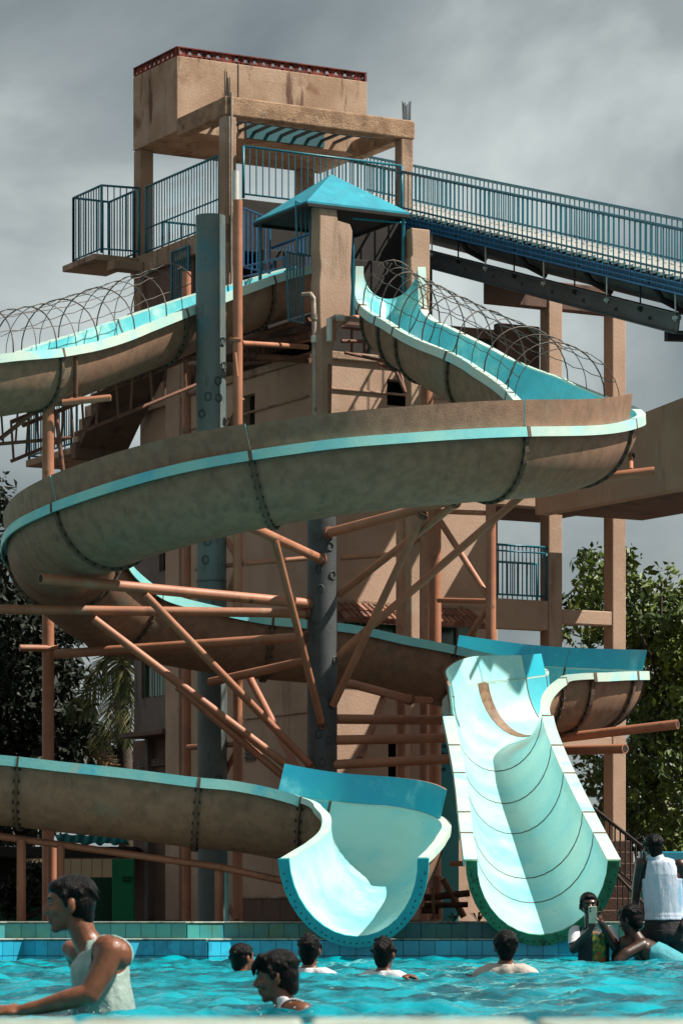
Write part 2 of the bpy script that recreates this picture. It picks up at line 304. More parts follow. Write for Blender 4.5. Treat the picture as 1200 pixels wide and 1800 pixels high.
low = [(X(-150,28.0),28.0),(X(-40,28.3),28.3),(X(-36,28.0),28.0),(X(42,28.32),28.32),(X(130,28.02),28.02),(X(250,28.34),28.34),(X(365,27.98),27.98),(X(430,28.26),28.26),(X(820,28.2),28.2),(X(1300,28.2),28.2)]
ledge('lower zigzag pool ledge of blue square tiles right above the water', low, ZZ(1650,28.1), 2, 28.75, tm)
up = [(X(-150,28.7),28.7),(X(-60,28.5),28.5),(X(12,28.72),28.72),(X(328,28.5),28.5),(X(393,28.8),28.8),(X(820,28.7),28.7),(X(1300,28.7),28.7)]
ledge('upper pool ledge of stained teal and green tiles behind the lower one', up, ZZ(1620,28.6), 1, 29.3, tmt)

# ================================================================ BUILDING  (s: left-away, t: right-away)
C0 = Vector((-1.39, 40.0, 0)); U = Vector((0.874, 0.486, 0)); V = Vector((-0.487, 0.873, 0))
def B(s, t, z=0): return C0+V*s+U*t+Vector((0, 0, z))
def hexb(b, s0, s1, t0, t1, z0, z1, mi=0):
    return b.hexa([B(s0,t0,z0), B(s0,t1,z0), B(s1,t1,z0), B(s1,t0,z0), B(s0,t0,z1), B(s0,t1,z1), B(s1,t1,z1), B(s1,t0,z1)], mi)
def bb(name, s0, s1, t0, t1, z0, z1, m, parent, bevel=0.012):
    b = MB(); hexb(b, s0, s1, t0, t1, z0, z1); return b.build(name, m, parent, bevel=bevel)
def tpx(px, s=0.0):   # t of a pixel column on the line s
    k = (px-600)/F; c = C0+V*s; return (k*c.y-c.x)/(U.x-k*U.y)
def spx(px, t=0.0):
    k = (px-600)/F; c = C0+U*t; return (k*c.y-c.x)/(V.x-k*V.y)
bld = thing('slide_tower_building', 'peach concrete three storey building with open roof frame behind the slides', 'building', tuple(B(0,0,0.325)))
Wl = M['wall']
SF = -2.3                      # front wall line
# main block, with window and door openings modelled as recesses
tR = tpx(862, SF)
def wall_with_holes(name, axis, fix, a0, a1, z0, z1, holes, thick, m, parent, sign=1):
    """axis 't': wall along t at s=fix, thickness into +s. axis 's': along s at t=fix, thickness into +t."""
    b = MB()
    xs = sorted(set([a0, a1]+[h[0] for h in holes]+[h[1] for h in holes])); zs = sorted(set([z0, z1]+[h[2] for h in holes]+[h[3] for h in holes]))
    for i in range(len(xs)-1):
        run = None
        for j in range(len(zs)-1):
            cx = (xs[i]+xs[i+1])/2; cz = (zs[j]+zs[j+1])/2
            if any(h[0] < cx < h[1] and h[2] < cz < h[3] for h in holes):
                if run: _wb(b, axis, fix, xs[i], xs[i+1], run[0], run[1], thick); run = None
            else: run = (run[0], zs[j+1]) if run else (zs[j], zs[j+1])
        if run: _wb(b, axis, fix, xs[i], xs[i+1], run[0], run[1], thick)
    return b.build(name, m, parent)
def _wb(b, axis, fix, a, c, z0, z1, th):
    if axis == 't': hexb(b, fix, fix+th, a, c, z0, z1)
    else: hexb(b, a, c, fix, fix+th, z0, z1)
ztop = 6.7
def zt(py, t, s=SF): return ZZ(py, B(s,t).y)
def zs_(py, s, t=0): return ZZ(py, B(s,t).y)
# right-facing front wall
T1 = tpx(680, SF); T2 = tpx(738, SF)
holes_r = [(T1, T2, zt(712,T1), zt(666,T1)), (tpx(604,SF), tpx(700,SF), zt(1130,.6), zt(1094,.6)), (tpx(745,SF), tpx(835,SF), zt(1180,1.8), zt(1094,1.8)),
           (tpx(682,SF), tpx(738,SF), 0.33, zt(1300,1.3))]
wall_with_holes('wall', 't', SF, 0, tR, 0.325, ztop, holes_r, 0.16, Wl, bld)
# left-facing wall (in shade)
sE = spx(322)
holes_l = [(spx(448), spx(426), zs_(770,-.7), zs_(692,-.7)), (spx(400), spx(352), 0.33, zs_(1475,1))]
wall_with_holes('wall', 's', 0, SF+0.16, sE, 0.325, ztop-0.002, holes_l, 0.16, Wl, bld)
bb('roof_slab', SF-0.04, sE, -0.04, tR+0.04, ztop, ztop+0.09, M['wall2'], bld)
bb('floor_band', SF-0.025, SF-0.001, 0.0, tR, zt(640,0)-0.28, zt(640,0)-0.25, M['wall2'], bld)
bb('floor_band', SF+0.2, sE, -0.025, -0.001, zs_(740,0), zs_(736,0), M['wall2'], bld)
bb('floor_band', SF+0.2, spx(430), -0.02, -0.001, zs_(1262,-1), zs_(1259,-1), M['wall2'], bld)
bb('inner_wall', 0.3, 0.4, 0.3, tR-0.1, 0.35, ztop-0.05, M['dark'], bld)  # near-black walls put the shade behind the openings into the colour
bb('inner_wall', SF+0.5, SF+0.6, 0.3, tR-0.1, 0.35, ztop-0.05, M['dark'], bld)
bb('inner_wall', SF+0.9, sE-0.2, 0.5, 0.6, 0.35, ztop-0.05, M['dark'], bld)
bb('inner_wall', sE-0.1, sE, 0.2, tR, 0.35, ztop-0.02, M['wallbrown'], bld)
bb('inner_wall', SF+0.2, sE-0.2, tR-0.14, tR, 0.35, ztop-0.02, M['wall'], bld)
# pilaster and left wing
bb('pilaster', sE, spx(298), -0.06, 0.3, 0.325, zs_(640,3.6), Wl, bld)
s1, s2 = spx(298), spx(236,.1)
hw_ = [(spx(297.5,.1), spx(280,.1), zs_(1030,4), zs_(972,4)), (spx(297,.1), spx(249,.1), zs_(1240,4), zs_(1157,4))]
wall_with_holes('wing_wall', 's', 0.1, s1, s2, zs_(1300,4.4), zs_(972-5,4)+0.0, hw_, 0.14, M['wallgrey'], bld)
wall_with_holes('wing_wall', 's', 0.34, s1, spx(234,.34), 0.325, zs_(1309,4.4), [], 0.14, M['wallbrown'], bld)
bb('roof_slab', s1, s2, 0.02, 2.0, zs_(967,4), zs_(960,4), M['wallgrey'], bld)
bb('stair_side_wall', sE+0.002, spx(246,.1), 0.1, 0.3, zs_(960,4)+0.002, zs_(700,4), M['wall'], bld)
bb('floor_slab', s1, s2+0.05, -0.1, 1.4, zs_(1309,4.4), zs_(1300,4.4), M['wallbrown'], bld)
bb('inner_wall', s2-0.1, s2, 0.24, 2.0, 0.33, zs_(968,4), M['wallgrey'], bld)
def window(s0, s1_, z0, z1, t, m, bars, nb=2):
    b = MB(); f = 0.022
    hexb(b, s0, s1_, t, t+0.03, z0, z0+f); hexb(b, s0, s1_, t, t+0.03, z1-f, z1); hexb(b, s0, s0+f, t, t+0.03, z0+f, z1-f); hexb(b, s1_-f, s1_, t, t+0.03, z0+f, z1-f)
    fr = b.build('window', M['wallgrey'], bld)
    c = MB(); hexb(c, s0+f, s1_-f, t+0.012, t+0.018, z0+f, z1-f); c.build('pane', m, fr)
    for i in range(bars):
        k = s0+(s1_-s0)*(i+1)/(bars+1); c = MB(); c.tube([B(k,t-0.01,z0), B(k,t-0.01,z1)], 0.006, 5); c.build('window_bar', M['dark'], fr)
window(*hw_[0], 0.14, M['glass'], 3); window(*hw_[1], 0.14, M['glassg'], 4)
for (a, c, z0, z1) in holes_r[1:3]:
    b = MB(); hexb(b, SF+0.06, SF+0.09, a, c, z0, z1); fr = b.build('pane', M['glassg'], bld)
    for i in range(1, 3):
        q = MB(); k = a+(c-a)*i/3; hexb(q, SF+0.03, SF+0.059, k-0.012, k+0.012, z0, z1); q.build('mullion', M['wallgrey'], fr)
for (a, c, z0, z1) in holes_l[:1]:
    b = MB(); hexb(b, a, c, 0.1, 0.12, z0, z1); b.build('pane', M['glass'], bld)
# vent blocks in the wing and lower wall (pierced blocks)
def vent(name, s0, s1_, z0, z1, nx, nz, t, parent):
    bk = MB(); hexb(bk, s0, s1_, t+0.011, t+0.016, z0, z1); root = bk.build(name, M['dark'], parent)
    dx = (s1_-s0)/nx; dz = (z1-z0)/nz; k = dx*0.16
    for i in range(nx):
        for j in range(nz):
            a = s0+i*dx; z = z0+j*dz; b = MB()
            hexb(b, a, a+dx, t-0.012, t+0.01, z, z+k); hexb(b, a, a+k, t-0.012, t+0.01, z+k, z+dz)
            b.bar(B(a+k,t,z+k), B(a+dx,t,z+dz), 0.02, k); 
            b.build('vent_block', M['wallgrey'], root)
vent('vent_panel', spx(296,.34), spx(248,.34), zs_(1356,4.5), zs_(1344,4.5), 9, 2, 0.30, bld)
vent('vent_panel', spx(450), spx(432), zs_(1338,-.6), zs_(1310,-.6), 4, 4, -0.012, bld)
# awning of clay tiles, tile by tile
def awning(px0, px1):
    t0, t1 = tpx(px0, SF-0.2), tpx(px1, SF-0.2); n = int((t1-t0)/0.075)
    zA = zt(1066, .6); zB = zt(1092, .6, SF-0.34)
    b = MB(); b.hexa([B(SF-0.34,t0,zB-0.03), B(SF-0.34,t1,zB-0.03), B(SF-0.002,t1,zA-0.05), B(SF-0.002,t0,zA-0.05), B(SF-0.34,t0,zB-0.012), B(SF-0.34,t1,zB-0.012), B(SF-0.002,t1,zA-0.025), B(SF-0.002,t0,zA-0.025)])
    root = b.build('awning_board', M['wallbrown'], bld)
    me = None
    for i in range(n):
        for r in range(2):
            tt = t0+(i+0.5)*(t1-t0)/n
            f0, f1 = (0.0, 0.56) if r else (0.5, 1.0)
            a = B(SF-0.34*f0-0.01, tt, zA+(zB-zA)*f0+0.002); c = B(SF-0.34*f1-0.01, tt, zA+(zB-zA)*f1+0.002+(0.012 if r else 0))
            q = MB(); q.tube([a, c], [0.036, 0.042], 7); q.build('roof_tile', M['rooftile'], root).rotation_euler = (0, 0, random.uniform(-.03,.03))
awning(598, 842)
bb('beam', SF-0.012, SF-0.001, 0, tR, zt(1062,.6), zt(1056,.6), M['wall2'], bld)
# ---- roof frame and platform above
bm_ = M['beam']
def column(s, t, z0, z1, w=0.16, m=None, bevel=0.015): return bb('column', s, s+w, t, t+w, z0, z1, m or M['wall2'], bld, bevel)
tE = 2.62
ZB0, ZB1 = 9.93, 10.16
column(0.0, 0.0, ztop+0.09, ZB0); column(0.0, tE-0.19, 8.1, ZB0, 0.17)
column(2.36, 0.02, 7.4, 10.0, 0.19); column(2.34, 2.3, 8.6, 10.0, 0.19)
bb('beam', -0.01, 0.18, 0.0, tE, ZB0, ZB1, bm_, bld, 0.018)
bb('beam', 0.18, 1.28, 0.0, 0.16, ZB0, ZB1-0.004, bm_, bld, 0.018)
bb('beam', 0.18, 1.28, tE-0.17, tE, ZB0, ZB1-0.004, bm_, bld, 0.018)
for i in range(11):      # slatted open roof between the beams
    k = 0.3+i*0.19; b = MB(); b.bar(B(0.18,k,ZB1-0.06), B(1.28,k,ZB1-0.06), 0.035, 0.03); b.build('roof_slat', M['postgrey'], bld)
b = MB(); b.bar(B(0.62,0.2,ZB1-0.1), B(0.62,2.4,ZB1-0.1), 0.06, 0.04); b.build('purlin', M['postgrey'], bld)
b = MB(); hexb(b, 1.262, 1.277, 0.95, 2.05, 10.02, 10.3); b.build('blue_patch', M['darkteal'], bld)['label'] = 'square of teal paint on the tank wall'
# water tank
tank = thing('water_tank', 'large stained concrete water tank with pierced red brick parapet on the roof', 'water tank', tuple(B(1.28,0,10.0)))
S0, S1, TT = 1.28, 2.52, tpx(645, 1.28); TK0, TK1 = 10.0, 10.925
bb('tank_wall', S0, S1, 0.0, TT, TK0, TK1, M['tank'], tank, 0.01)
bb('tank_seam', S0-0.008, S0, 0.84, 0.848, TK0+0.1, TK1, M['bolt'], tank, 0)
# pierced terracotta blocks
bs = 0.128; bh = 0.105
bl = MB()
for (a, c) in (((-1,-1),(1,-1)), ((1,-1),(1,1)), ((1,1),(-1,1)), ((-1,1),(-1,-1))):
    bl.bar((a[0]*(bs/2-0.008), 0, bh/2+a[1]*(bh/2-0.008)), (c[0]*(bs/2-0.008), 0, bh/2+c[1]*(bh/2-0.008)), 0.028, 0.013, up=(0,1,0))
for (a, c) in (((-1,0),(0,1)), ((0,1),(1,0)), ((1,0),(0,-1)), ((0,-1),(-1,0))):
    bl.bar((a[0]*bs*0.4, 0, bh/2+a[1]*bh*0.4), (c[0]*bs*0.4, 0, bh/2+c[1]*bh*0.4), 0.028, 0.013, up=(0,1,0))
bme = bpy.data.meshes.new('brick'); bme.from_pydata([(v[0], v[1], v[2]) for v in bl.v], [], bl.f); bme.materials.append(M['brick'])
angu = math.atan2(U.y, U.x); angv = math.atan2(V.y, V.x)
n = int(TT/bs)
for i in range(n+1):
    for s in (S0+0.03, S1-0.03):
        place('brick', bme, B(s, min(0.065+i*bs, TT-0.06), TK1), tank, rot=(0, 0, angu))
for i in range(int((S1-S0)/bs)+1):
    for t in (0.03, TT-0.03):
        place('brick', bme, B(S0+0.065+i*bs*0.97, t, TK1), tank, rot=(0, 0, angv))
cpb = MB(); hexb(cpb, S0, S0+0.06, 0, TT, TK1+bh, TK1+bh+0.012); hexb(cpb, S0+.06, S1, 0, 0.06, TK1+bh, TK1+bh+0.012); hexb(cpb, S1-.06, S1, .06, TT, TK1+bh, TK1+bh+0.012); hexb(cpb, S0+.06, S1-.06, TT-.06, TT, TK1+bh, TK1+bh+0.012)
cpb.build('parapet_cap', M['brick'], tank)
# starter bars on the column heads
def rebars(s, t, n, h):
    for i in range(n):
        b = MB(); a = B(s+0.03+0.09*((i*7) % n)/n, t+0.02+0.12*i/n, ZB1-0.02); lean = Vector((random.uniform(-.01,.01), 0, 0))
        b.tube([a, a+Vector((0,0,h*0.5))+lean*0.4, a+Vector((0,0,h*random.uniform(.75,1.1)))+lean], 0.0065, 5); b.build('starter_bar', M['bolt'], bld)
rebars(-0.0, 0.0, 6, 0.3); rebars(0.0, tE-0.17, 7, 0.27)
b = MB(); pt = B(-0.03, 0.075, 0); b.tube([pt+Vector((0,0,7.2)), pt+Vector((0,0,9.5)), pt+Vector((0.002,0,10.2))], 0.016, 8); b.build('drain_pipe', M['pvc'], bld)
# platform
ZP = 8.65
bb('platform_slab', 0.0, 2.6, 0.0, tE, ZP-0.24, ZP, M['wall2'], bld)
bb('stair_wall', 0.95, 2.42, 0.06, 0.2, ztop+0.09, ZP-0.24, M['wallbrown'], bld)
bb('stair_wall', 0.5, 0.6, 0.24, tE, ztop+0.09, ZP-0.245, M['dark'], bld)  # near-black colour puts the stairwell's shade into the wall
bb('balcony_slab', 2.36, 3.3, -0.62, -0.001, ZP-0.1, ZP-0.02, M['wall2'], bld)
bb('balcony_beam', 2.2, 2.4, -0.42, -0.002, ZP-0.22, ZP-0.101, M['wall2'], bld)
def railing(parent, pts, h, nper, m=None, name='railing', rb=0.008, mid=None, low=0.05, r=0.015):
    """pts: floor-level points; one rail object, each baluster its own piece"""
    m = m or M['rail']
    b = MB(); up = Vector((0,0,1))
    for a, c in zip(pts[:-1], pts[1:]):
        b.tube([a+up*h, c+up*h], r, 6); b.tube([a+up*low, c+up*low], r*0.8, 6)
        if mid: b.tube([a+up*mid, c+up*mid], r*0.7, 6)
    for p in pts: b.tube([p, p+up*h], r*1.15, 6)
    root = b.build(name, m, parent, smooth=True)
    bmesh_ = MB(); bmesh_.tube([(0,0,low), (0,0,h)], rb, 5)
    me = bpy.data.meshes.new('baluster'); me.from_pydata(bmesh_.v, [], bmesh_.f); me.materials.append(m)
    for a, c in zip(pts[:-1], pts[1:]):
        n = max(2, int((c-a).length/nper))
        for i in range(1, n):
            place('baluster', me, a.lerp(c, i/n), root)
    return root
R1 = railing(bld, [B(2.3,-0.02,ZP), B(2.38,-0.5,ZP), B(3.22,-0.5,ZP)], 0.84, 0.075, mid=0.78-0.12 if 0 else None)
railing(bld, [B(3.22,-0.5,ZP), B(3.22,0.0,ZP), B(2.5,0.0,ZP)], 0.84, 0.075)
railing(bld, [B(0.2,0.03,ZP-0.02), B(2.2,0.03,ZP-0.02)], 0.86, 0.072, mid=0.34)
railing(bld, [B(-0.06,0.22,8.95), B(-0.06,2.4,8.95)], 0.62, 0.085)
bb('stair_shade_panel', -0.12, -0.004, 0.18, 2.42, 8.3, 8.93, M['dark'], bld)  # dark panel added for the shade below the rail
railing(bld, [B(2.5,0.4,ZP), B(2.5,2.4,ZP)], 0.5, 0.09)
railing(bld, [B(0.9,-0.03,ztop+1.0), B(1.36,-0.03,ztop+1.0)], 0.82, 0.06, M['rail'])
# terrace level in front of the platform: rails, brackets, near-black wall and beam in place of shade
railing(bld, [B(-0.35,0.12,7.35), B(-0.9,0.12,7.35), B(-1.6,0.1,7.35)], 0.5, 0.07, M['rail'], mid=0.25)
railing(bld, [B(-0.2,0.5,7.9), B(-2.2,0.5,7.9)], 0.45, 0.08, M['railblue'])
bb('terrace_slab', -1.9, 0.0, 0.2, tE, 7.18, 7.3, M['wallbrown'], bld)
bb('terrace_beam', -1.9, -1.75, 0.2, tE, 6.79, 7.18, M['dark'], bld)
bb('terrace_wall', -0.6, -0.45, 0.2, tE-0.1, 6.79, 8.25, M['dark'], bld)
# stair flight and landing at the left
st = MB(); ZL = ZZ(785, 42.0)
A_ = B(spx(345,-.4), -0.4, ZZ(640,40.5)); 
bb('landing_slab', 2.75, 4.15, -0.75, -0.02, ZL-0.09, ZL, M['wall2'], bld)
bb('landing_beam', 2.62, 2.75, -0.75, -0.02, ZL-0.16, ZL+0.05, M['wallbrown'], bld)
sA, sB = 2.75, 1.0
st.hexa([B(sA,-0.7,ZL-0.12), B(sB,-0.7,ZL+1.25), B(sB,-0.03,ZL+1.25), B(sA,-0.03,ZL-0.12), B(sA,-0.7,ZL+0.05), B(sB,-0.7,ZL+1.42), B(sB,-0.03,ZL+1.42), B(sA,-0.03,ZL+0.05)])
st.build('stair_flight', M['wallbrown'], bld)
for i in range(10):
    f = i/10; b = MB(); s = sA+(sB-sA)*f; z = ZL+0.05+1.37*f; hexb(b, s-0.175, s, -0.72, -0.05, z, z+0.137); b.build('step', M['wall2'], bld)
bb('stair_beam', 0.9, 3.2, -0.02, -0.003, ZL+0.42, ZL+0.72, M['wall'], bld)
rr = [B(4.1,-0.72,ZL), B(2.8,-0.72,ZL)]
railing(bld, rr, 0.84, 0.07, M['rail'])
railing(bld, [B(4.1,-0.72,ZL), B(4.1,-0.05,ZL)], 0.84, 0.08, M['rail'])
b = MB()
# ---- open frame at the right
tc1, tc2 = tpx(964, SF), tpx(1076, SF)
def col2(t, z0, z1, w=0.2, s=SF, m=None): return bb('column', s, s+w, t, t+w*0.95, z0, z1, m or Wl, bld, 0.012)
col2(tc1, 0.325, 7.8); col2(tc2, 0.325, 7.75)
d1 = B(SF, tc1).y; d2 = B(SF, tc2).y
bb('beam', SF+0.01, SF+0.18, tR, tc1, ZZ(1108,d1), ZZ(1056,d1), Wl, bld)
bb('floor_slab', SF+0.18, SF+1.6, tR, tc1, ZZ(1108,d1)+0.1, ZZ(1062,d1), Wl, bld)
bb('beam', SF+0.01, SF+0.18, tc1+0.19, tc2, ZZ(1100,d2), ZZ(1075,d2), Wl, bld)
bb('beam', SF+0.02, SF+0.17, tR, tc2, ZZ(553,d2), ZZ(505,d2), M['wallbrown'], bld)
bb('beam', SF+0.01, SF+0.19, tR, tc1, ZZ(893,d1), ZZ(842,d1), Wl, bld)
bb('beam', SF+0.01, SF+0.19, tc1+0.19, tc2, ZZ(893,d1), ZZ(842,d1), Wl, bld)
bb('beam', SF+0.01, SF+0.17, tR, tc2+0.19, ZZ(1318,d1), ZZ(1292,d1), Wl, bld)
railing(bld, [B(SF+0.04,tR+0.02,ZZ(1056,d1)), B(SF+0.04,tc1-0.01,ZZ(1056,d1))], 0.63, 0.055, M['rail'], mid=0.56)
railing(bld, [B(SF+1.2,tR-0.5,ZZ(1060,d1)), B(SF+1.2,tc1+0.6,ZZ(1060,d1))], 0.6, 0.07, M['rail'])
# back columns and floor of that frame
col2(tc1+0.1, 0.325, 6.9, 0.2, SF+1.6); col2(tc2-0.9, 0.325, 6.9, 0.2, SF+1.6)
bb('parapet', SF+0.35, SF+0.47, tpx(872,SF+.4), tc1+0.1, ZZ(700,d1), ZZ(565,d1), M['wallbrown'], bld)
bb('floor_slab', SF+0.19, SF+1.6, tR, tc2, ZZ(890,d1)+0.02, ZZ(850,d1), M['wallbrown'], bld)
# long brown ramp wall that comes towards the viewer at the right
e0 = B(SF, tc1-0.35); ramp = MB(); w_ = U*1.5
def rp(px, py0, py1):
    k = (px-600)/F; c = e0; s = (k*c.y-c.x)/(-V.x+k*V.y); q = c-V*s; return q, ZZ(py0, q.y), ZZ(py1, q.y)
qa, za0, za1 = rp(940, 905, 800); qb, zb0, zb1 = rp(1350, 830, 640)
ramp.hexa([qa+Vector((0,0,za0)), qb+Vector((0,0,zb0)), qb+w_*.12+Vector((0,0,zb0)), qa+w_*.12+Vector((0,0,za0)), qa+Vector((0,0,za1)), qb+Vector((0,0,zb1)), qb+w_*.12+Vector((0,0,zb1)), qa+w_*.12+Vector((0,0,za1))])
ramp.build('ramp_wall', M['wall'], bld)
ramp = MB(); ramp.hexa([qa+w_*.12+Vector((0,0,za0+.02)), qb+w_*.12+Vector((0,0,zb0+.02)), qb+w_+Vector((0,0,zb0+.02)), qa+w_+Vector((0,0,za0+.02)), qa+w_*.12+Vector((0,0,za0+.15)), qb+w_*.12+Vector((0,0,zb0+.15)), qb+w_+Vector((0,0,zb0+.15)), qa+w_+Vector((0,0,za0+.15))])
ramp.build('ramp_floor', M['wallbrown'], bld)
bb('wall', SF+0.02, SF+0.14, tR, tc1, ZZ(842,d1), ZZ(770,d1), M['wallbrown'], bld)
# front pillars carrying the canopy
pil = thing('canopy_pillar', 'tall thick broken peach concrete pillar under the blue pyramid roof', 'pillar', tuple(P(580,1612,37.1)-Vector((0,0,0.05))))
def pillar(parent, px0, px1, px2, d, prof):
    """profile rows (py, dxl, dxr): left-facing and right-facing faces, oriented with the building"""
    base = P(px1, 1612, d); base.z = 0
    b = MB(); tw = (X(px2,d)-X(px1,d))/(U.x); sw = (X(px1,d)-X(px0,d))/(-V.x)
    rows = []
    for (py, gl, gr) in prof:
        z = ZZ(py, d) if py > 0 else 0.325
        a = base+V*(sw+gl*0.0065)-U*0; 
        rows.append([base+Vector((0,0,z))-U*(gl*0.0065), base+U*(tw+gr*0.0065)+Vector((0,0,z)), base+U*(tw+gr*0.0065)+V*sw+Vector((0,0,z)), base+V*sw-U*(gl*0.0065)+Vector((0,0,z))])
    vs = [p for r_ in rows for p in r_]; fs = [(3,2,1,0), tuple(4*(len(rows)-1)+i for i in range(4))]
    for i in range(len(rows)-1):
        for j in range(4): fs.append((4*i+j, 4*i+(j+1) % 4, 4*i+4+(j+1) % 4, 4*i+4+j))
    b.add(vs, fs); return b.build('pillar_shaft', M['wall'], parent, bevel=0.012)
pillar(pil, 546, 562, 590, 37.1, [(-1,-2,-8),(730,-2,-8),(600,-2,-5),(575,-1,4),(560,0,27),(500,1,31),(470,-2,29),(440,1,31),(400,0,33),(388,0,28),(384,0,4),(356,0,2)])
pil2 = thing('canopy_pillar', 'shorter peach concrete pillar right of the blue pyramid roof, behind the slide mouth', 'pillar', tuple(P(735,1612,37.6)-Vector((0,0,0.05))))
pillar(pil2, 712, 722, 756, 37.6, [(-1,0,0),(640,0,0),(480,0,0),(455,1,0),(448,-3,0),(400,-1,0)])
# pyramid canopy
can = thing('canopy_roof', 'bright blue pyramid roof sheltering the slide start', 'roof', (-0.13,37.9,8.27))
Nn = Vector((-0.376,37.0,8.27)); Ln = Nn+V*1.26; Rn = Nn+U*1.3; Bn = Ln+U*1.3; ap = (Nn+Bn)/2+Vector((0,0,0.48))
for (a, c, nm) in ((Nn,Rn,1),(Ln,Nn,1),(Bn,Ln,1),(Rn,Bn,1)):
    b = MB(); dn = Vector((0,0,-0.025)); b.add([a, c, ap, a+dn, c+dn, ap+dn], [(0,1,2),(5,4,3),(0,3,4,1),(1,4,5,2),(2,5,3,0)]); b.build('roof_panel', M['canopy'], can)
for (a, c) in ((Nn,Rn),(Rn,Bn),(Bn,Ln),(Ln,Nn)):
    b = MB(); b.bar(a+Vector((0,0,-0.045)), c+Vector((0,0,-0.045)), 0.03, 0.035); b.build('eave_bar', M['dark'], can)
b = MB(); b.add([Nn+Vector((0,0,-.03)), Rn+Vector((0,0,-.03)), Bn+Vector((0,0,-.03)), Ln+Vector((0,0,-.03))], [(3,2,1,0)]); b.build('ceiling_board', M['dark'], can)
for (q, z0) in ((Rn-U*0.05+V*0.05, 7.3), (Ln+U*0.05-V*0.05, 7.3), (Bn-U*0.05-V*0.05, 7.3)):
    b = MB(); b.tube([(q.x,q.y,z0), (q.x,q.y,8.22)], 0.02, 6); b.build('roof_post', M['rail'], can)
b = MB(); b.tube([P(620,384,37.5), P(712,392,37.9)], 0.012, 6); b.build('tie_bar', M['canopy'], can)
# loose blue grids hanging beside the first slide mouth
gr = thing('slide_gate', 'narrow blue and rust barred gate hanging beside the left slide mouth', 'gate', P(520,570,37.4))
def grid(parent, quad, n, m, rb=0.008):
    a, b_, c, d = quad; q = MB(); q.tube([a,b_], .012, 6); q.tube([b_,c], .012, 6); q.tube([c,d], .012, 6); q.tube([d,a], .012, 6); q.build('gate_frame', m, parent)
    for i in range(1, n):
        q = MB(); q.tube([a.lerp(b_, i/n), d.lerp(c, i/n)], rb, 5); q.build('gate_bar', m, parent)
grid(gr, (P(503,443,37.2), P(533,450,37.5), P(533,568,37.5), P(507,562,37.2)), 5, M['rail'])
g2 = thing('grating_panel', 'small blue barred panel under the front edge of the pyramid roof', 'railing', P(530,440,37.6))
grid(g2, (P(520,354,37.2), P(545,362,37.4), P(545,450,37.4), P(522,445,37.2)), 3, M['rail'])
g3 = thing('landing_fence', 'blue barred fence left of the pyramid roof behind the thin orange post', 'railing', P(450,480,38.6))
grid(g3, (P(428,366,38.9), P(474,384,38.3), P(474,480,38.3), P(428,470,38.9)), 6, M['railblue'])
grid(g3, (P(423,470,38.9), P(500,452,37.6), P(500,470,37.6), P(423,488,38.9)), 4, M['railblue'])
# ---- ramp walkway with blue railing
rw = thing('walkway_ramp', 'long sloping walkway with blue balustrade running from the tower down to the right edge', 'walkway', P(900,445,38))
def R3(k, z=0.0, w=0.0): return Vector((1.93+1.53*k+0.934*w, 38-4.0*k+0.357*w, 8.55-1.22*k+z))
RH = 0.56; k0, k1 = -1.62, 1.2
for w in (0.0, 0.95):
    low_ = -0.56 if w == 0 else -0.46
    b = MB(); b.tube([R3(k0,0,w), R3(k1,0,w)], 0.02, 6); b.tube([R3(k0,-0.44,w), R3(k1,-0.44,w)], 0.013, 6); b.build('handrail', M['rail'], rw)
    n = int((k1-k0)*4.45/0.135); me = None
    q = MB(); q.tube([(0,0,low_-0.08 if w == 0 else low_), (0,0,0)], 0.0085, 5); me = bpy.data.meshes.new('baluster'); me.from_pydata(q.v, [], q.f); me.materials.append(M['rail'])
    for i in range(n+1): place('baluster', me, R3(k0+(k1-k0)*i/n, 0, w), rw)
q = MB(); q.bar(R3(k0,-0.60,0), R3(k1,-0.60,0), 0.02, 0.014); q.bar(R3(k0,-0.545,0), R3(k1,-0.545,0), 0.02, 0.014); q.bar(R3(k0,-0.655,0), R3(k1,-0.655,0), 0.03, 0.02); q.build('stringer', M['railblue'], rw)
q = MB(); q.bar(R3(k0,-0.585,.035), R3(k1,-0.585,.035), 0.012, 0.11); q.build('kick_plate', M['railblue'], rw)
n = 65; q = MB(); rise = (R3(0.04)-R3(0))
q.bar((0,0,0), tuple(Vector((0.934,0.357,0))*0.9), 0.165, 0.03); tme = bpy.data.meshes.new('deck_board'); tme.from_pydata(q.v, [], q.f); tme.materials.append(M['white'])
for i in range(n): place('deck_board', tme, R3(k0+(k1-k0)*(i+.5)/n, -0.50, 0.02), rw)
q = MB(); q.bar(R3(k0,-0.54,0.47), R3(k1,-0.54,0.47), 0.9, 0.03); q.build('deck', M['dark'], rw)
q = MB(); q.bar(R3(k0,-0.70,0.9), R3(k1,-0.70,0.9), 0.04, 0.3); q.build('stringer', M['postgrey'], rw)
